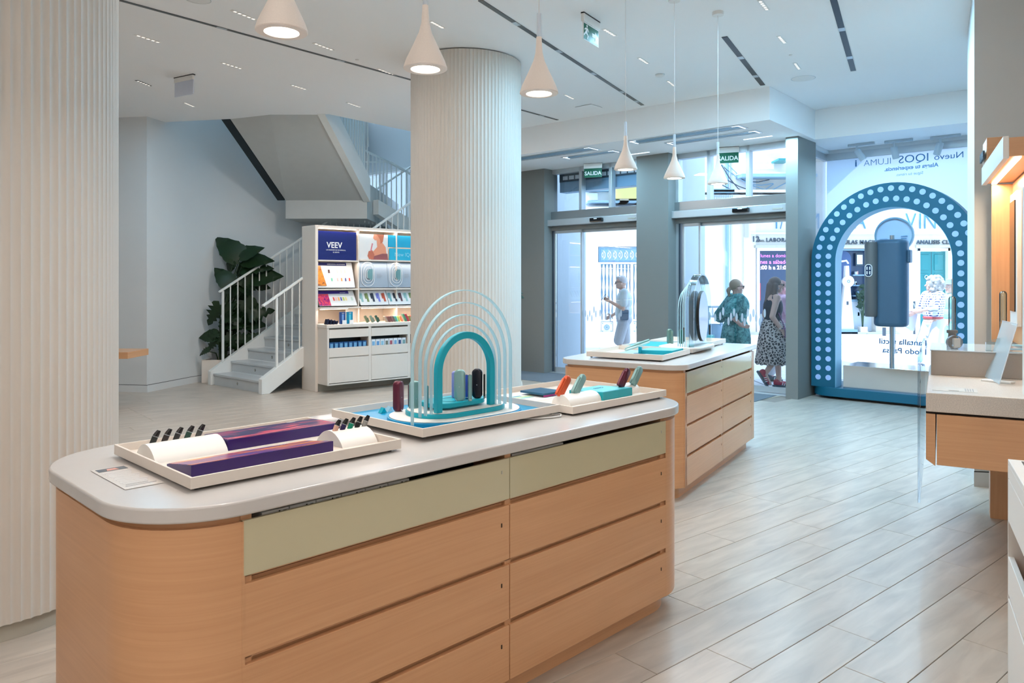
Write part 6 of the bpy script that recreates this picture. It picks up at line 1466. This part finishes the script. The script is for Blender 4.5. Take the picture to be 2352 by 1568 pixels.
def f(m, J=J):
    m.ell(V3(.02, 0, 1.20), (.19, .225, .21), None, 18, 12); m.ell(V3(.0, 0, 1.03), (.17, .20, .18), None, 16, 12); m.cap(J['sL'], J['sR'], .085, .085, 12)
    for S_ in 'LR': m.cap(J['s'+S_], J['s'+S_].lerp(J['e'+S_], .95), .095, .115, 12)
    m.lathe([(.16, .98), (.205, .88), (.235, .70), (.235, .50), (.245, .42)], 28)
clothes(t2, 'dress', f, gd, .010)
for S_ in 'LR': shoe(t2, J['a'+S_], V3(1, 0, 0), MT('plinth_grey'), MT('print_white'))
# woman in black top, leopard skirt, red trainers
J = base(1.66); J.update(head=V3(.05, 0, 1.53), eL=V3(-.05, .21, 1.08), wL=V3(.05, .24, .84), cL=.6, eR=V3(-.09, -.21, 1.07), wR=V3(.06, -.23, .86), tR=V3(1, 0, 0), tL=V3(1, 0, 0), kL=V3(.10, .08, .46), aL=V3(.12, .08, .095), kR=V3(.02, -.08, .46), aR=V3(-.14, -.08, .22), fR=V3(.55, 0, -.85))
def hair_long(m, P, J):
    m.ell(P(-.02, 0, .04), (.100, .086, .095), None, 16, 12)
    for k in (-1, 1):
        m.cap(P(-.04, k*.068, .0), P(-.06, k*.085, -.18), .045, .040); m.cap(P(-.06, k*.085, -.18), P(-.05, k*.09, -.27), .040, .020)
    m.cap(P(-.08, 0, 0), P(-.13, 0, -.26), .07, .05); m.cap(P(-.13, 0, -.26), P(-.16, 0, -.38), .05, .02); return M('hair_brown', (112, 96, 92), .6)
t3, P = person('woman in black sleeveless top and leopard skirt walking in red trainers', (3.94, 11.35, 0), .02, J, None, None, hair_long, skinmat=skin2, build=1.05)
glasses(t3, P); MB().ell(P(-.0, -.092, -.045), (.008, .006, .010)).build('earring', MT('chrome'), t3, 0, 60)
def f(m, J=J):
    m.ell(V3(.0, 0, 1.20), (.14, .175, .20), None, 16, 12); m.ell(V3(.0, 0, 1.04), (.125, .155, .15), None, 16, 12); m.cap(V3(0, .12, 1.34), V3(0, -.12, 1.34), .06, .06, 12); m.cap(V3(0, 0, 1.36), V3(0, 0, 1.40), .065, .055)
clothes(t3, 'sleeveless_top', f, M('top_navy', (38, 48, 66), .8), .008)
def f(m): 
    m.lathe([(.14, 1.02), (.17, .93), (.205, .80), (.235, .62), (.25, .45), (.24, .37), (.215, .345)], 32)
    for k in range(14): a = 2*PI*k/14; m.cap(V3(.15*math.cos(a), .15*math.sin(a), .95), V3(.235*math.cos(a), .235*math.sin(a), .37), .02, .035, 8)
clothes(t3, 'skirt', f, pattern('leopard_skirt', 'leopard'), .008)
red = M('shoe_red', (176, 28, 62), .5)
shoe(t3, J['aL'], V3(1, 0, 0), red, MT('iron_dark')); shoe(t3, J['aR'], J['fR'], red, MT('iron_dark'))
MB().lathe([(.034, -.012), (.034, .012)], 14, Matrix.Translation(J['wR'].lerp(J['eR'], .18))).build('bracelet', MT('chrome'), t3); 
bgo = thing('shoulder_bag', 'purple shoulder bag at the waist of the woman in the leopard skirt', 'bag', (3.94, 11.35, 0), .02)
MB().prism(rrect(.08, .30, .76, .90, .02), -.27, -.19, axis='y').build('bag_body', M('bag_plum', (110, 70, 112), .5), bgo, .01); MB().prism(rrect(.08, .30, .86, .905, .015), -.278, -.182, axis='y').build('flap', M('bag_plum2', (132, 88, 134), .5), bgo, .004)
MB().tube([(.1, -.23, .89), (.02, -.14, 1.15), (-.02, -.12, 1.36), (.0, .0, 1.40)], .009, 6).build('strap', M('bag_plum2', (0, 0, 0)), bgo, 0, 60)
# companion behind her in pink and white
J = base(1.60); J.update(eL=V3(.05, .23, 1.06), wL=V3(.15, .2, .85), eR=V3(.05, -.23, 1.06), wR=V3(.15, -.2, .85), kL=V3(.12, .08, .46), aL=V3(.28, .08, .10), kR=V3(-.02, -.08, .46), aR=V3(-.2, -.08, .11))
t4, P = person('person in a white outfit mostly hidden behind the woman in the leopard skirt', (4.32, 12.05, 0), .02, J, None, None, lambda m, P, J: (m.ell(P(-.025, 0, .035), (.1, .086, .098), None, 16, 12), M('hair_auburn', (150, 110, 110), .7))[1], skinmat=M('skin_pink', (230, 170, 170), .6))
wo = M('white_cloth', (206, 208, 216), .8)
def f(m, J=J):
    m.ell(V3(.0, 0, 1.2), (.15, .19, .2)); m.ell(V3(0, 0, 1.0), (.15, .18, .16)); m.cap(J['sL'], J['sR'], .08, .08)
    for S_ in 'LR': m.cap(J['s'+S_], J['s'+S_].lerp(J['e'+S_], .8), .07, .075)
clothes(t4, 'blouse', f, M('pink_cloth', (232, 190, 214), .8))
def f(m, J=J):
    for S_ in 'LR': m.cap(J['hip'+S_], J['k'+S_], .10, .085); m.cap(J['k'+S_], J['a'+S_]+V3(0, 0, .06), .085, .08)
    m.ell(V3(0, 0, .9), (.14, .17, .12))
clothes(t4, 'trousers', f, wo)
for S_ in 'LR': shoe(t4, J['a'+S_], V3(1, 0, 0), MT('iron_dark'), MT('dark'))
# curly haired woman in check blouse and white trousers
J = base(1.66); J.update(head=V3(.02, 0, 1.54), look=V3(.90, -.43, 0), eL=V3(.10, .22, 1.15), wL=V3(.28, .12, 1.10), tL=V3(0, 0, 1), eR=V3(.06, -.24, 1.10), wR=V3(.27, -.14, 1.04), tR=V3(0, 0, 1), kL=V3(.06, .10, .47), aL=V3(.02, .10, .10), kR=V3(.18, -.08, .47), aR=V3(.22, -.08, .10))
def hair_curly(m, P, J):
    m.ell(P(-.045, 0, .02), (.125, .125, .13), None, 16, 12); rn = random.Random(2)
    for k in range(130):
        a = rn.uniform(0, 2*PI); b = rn.uniform(-.9, 1.2); r = .135; v = (math.cos(a)*math.cos(b), math.sin(a)*math.cos(b), math.sin(b))
        if v[0] > .62 and v[2] < .5: continue
        m.ell(P(-.045+r*v[0], r*v[1], .015+r*1.05*v[2]-.02*(v[2] < 0)), (.028, .028, .028), None, 8, 6)
    return M('hair_curl', (176, 172, 166), .85, noise=.2, scale=60, bump=.6)
t5, P = person('woman with curly grey hair, blue check blouse and white trousers', (7.28, 13.0, 0), PI+.15, J, None, None, hair_curly, build=1.12)
ck = pattern('check_blouse', 'check')
def f(m, J=J):
    m.ell(V3(-.01, 0, 1.21), (.165, .20, .21), None, 16, 12); m.ell(V3(0, 0, 1.05), (.15, .185, .14), None, 16, 12); m.cap(J['sL'], J['sR'], .085, .085, 12)
    for S_ in 'LR': m.cap(J['s'+S_], J['e'+S_], .085, .085, 12); m.cap(J['e'+S_], J['e'+S_].lerp(J['w'+S_], .45), .08, .06)
clothes(t5, 'blouse', f, ck, .009)
MB().lathe([(.150, .955), (.150, .985)], 28, Matrix.Diagonal((.98, 1.18, 1, 1))).build('belt', M('belt_red', (190, 84, 84), .5), t5)
def f(m, J=J):
    m.ell(V3(-.03, 0, .88), (.165, .20, .14), None, 16, 12)
    for S_ in 'LR': m.cap(J['hip'+S_]+V3(-.01, 0, -.02), J['k'+S_], .125, .10, 14); m.cap(J['k'+S_], J['a'+S_]+V3(0, 0, .04), .10, .09, 14)
clothes(t5, 'trousers', f, wo)
for S_ in 'LR': shoe(t5, J['a'+S_], V3(1, 0, 0), MT('plinth_grey'), MT('print_white'))
wb = thing('tote_bag', 'white tote bag in front of the curly haired woman', 'bag', (7.28, 13.0, 0), PI+.15)
MB().add([(.10, -.30, 1.12), (.36, -.22, 1.10), (.42, -.16, .80), (.20, -.32, .72), (.10, -.22, 1.12), (.36, -.14, 1.10), (.42, -.06, .80), (.20, -.2, .72)], [(0, 1, 2, 3), (7, 6, 5, 4), (0, 4, 5, 1), (1, 5, 6, 2), (2, 6, 7, 3), (3, 7, 4, 0)]).build('bag_body', wo, wb, .02, 60, 3)
MB().tube([(.12, -.28, 1.1), (.16, -.27, 1.2), (.30, -.22, 1.2), (.34, -.2, 1.1)], .008, 6).build('handle', wo, wb, 0, 60)
# man with hat behind her
J = base(1.60); J.update(eL=V3(.0, .22, 1.1), wL=V3(.05, .22, .86), eR=V3(.0, -.22, 1.1), wR=V3(.05, -.22, .86), kL=V3(.06, .09, .47), aL=V3(.1, .09, .1), kR=V3(0, -.09, .47), aR=V3(-.1, -.09, .1))
t6, P = person('person in a pale brimmed hat mostly hidden behind the curly haired woman', (8.05, 13.75, 0), PI, J, None, None, lambda m, P, J: (m.ell(P(-.02, 0, .0), (.096, .082, .085), None, 16, 12), M('hair_grey', (0, 0, 0)))[1])
hc = P(0, 0, .06); MB().lathe([(.15, .0), (.155, .006), (.09, .014), (.088, .09), (.06, .105), (.0, .105)], 28, Matrix.Translation(hc), caps=False).build('hat', M('hat_blue', (150, 176, 210), .8), t6, 0, 60)
def f(m, J=J):
    m.ell(V3(0, 0, 1.2), (.15, .19, .2)); m.ell(V3(0, 0, 1.0), (.15, .18, .16)); m.cap(J['sL'], J['sR'], .08, .08)
    for S_ in 'LR': m.cap(J['s'+S_], J['s'+S_].lerp(J['e'+S_], .8), .07, .075); m.cap(J['hip'+S_], J['k'+S_], .10, .085); m.cap(J['k'+S_], J['a'+S_]+V3(0, 0, .06), .085, .07)
clothes(t6, 'clothes', f, M('shade_cloth', (150, 200, 200), .8))
for S_ in 'LR': shoe(t6, J['a'+S_], V3(1, 0, 0), MT('iron_dark'), MT('dark'))
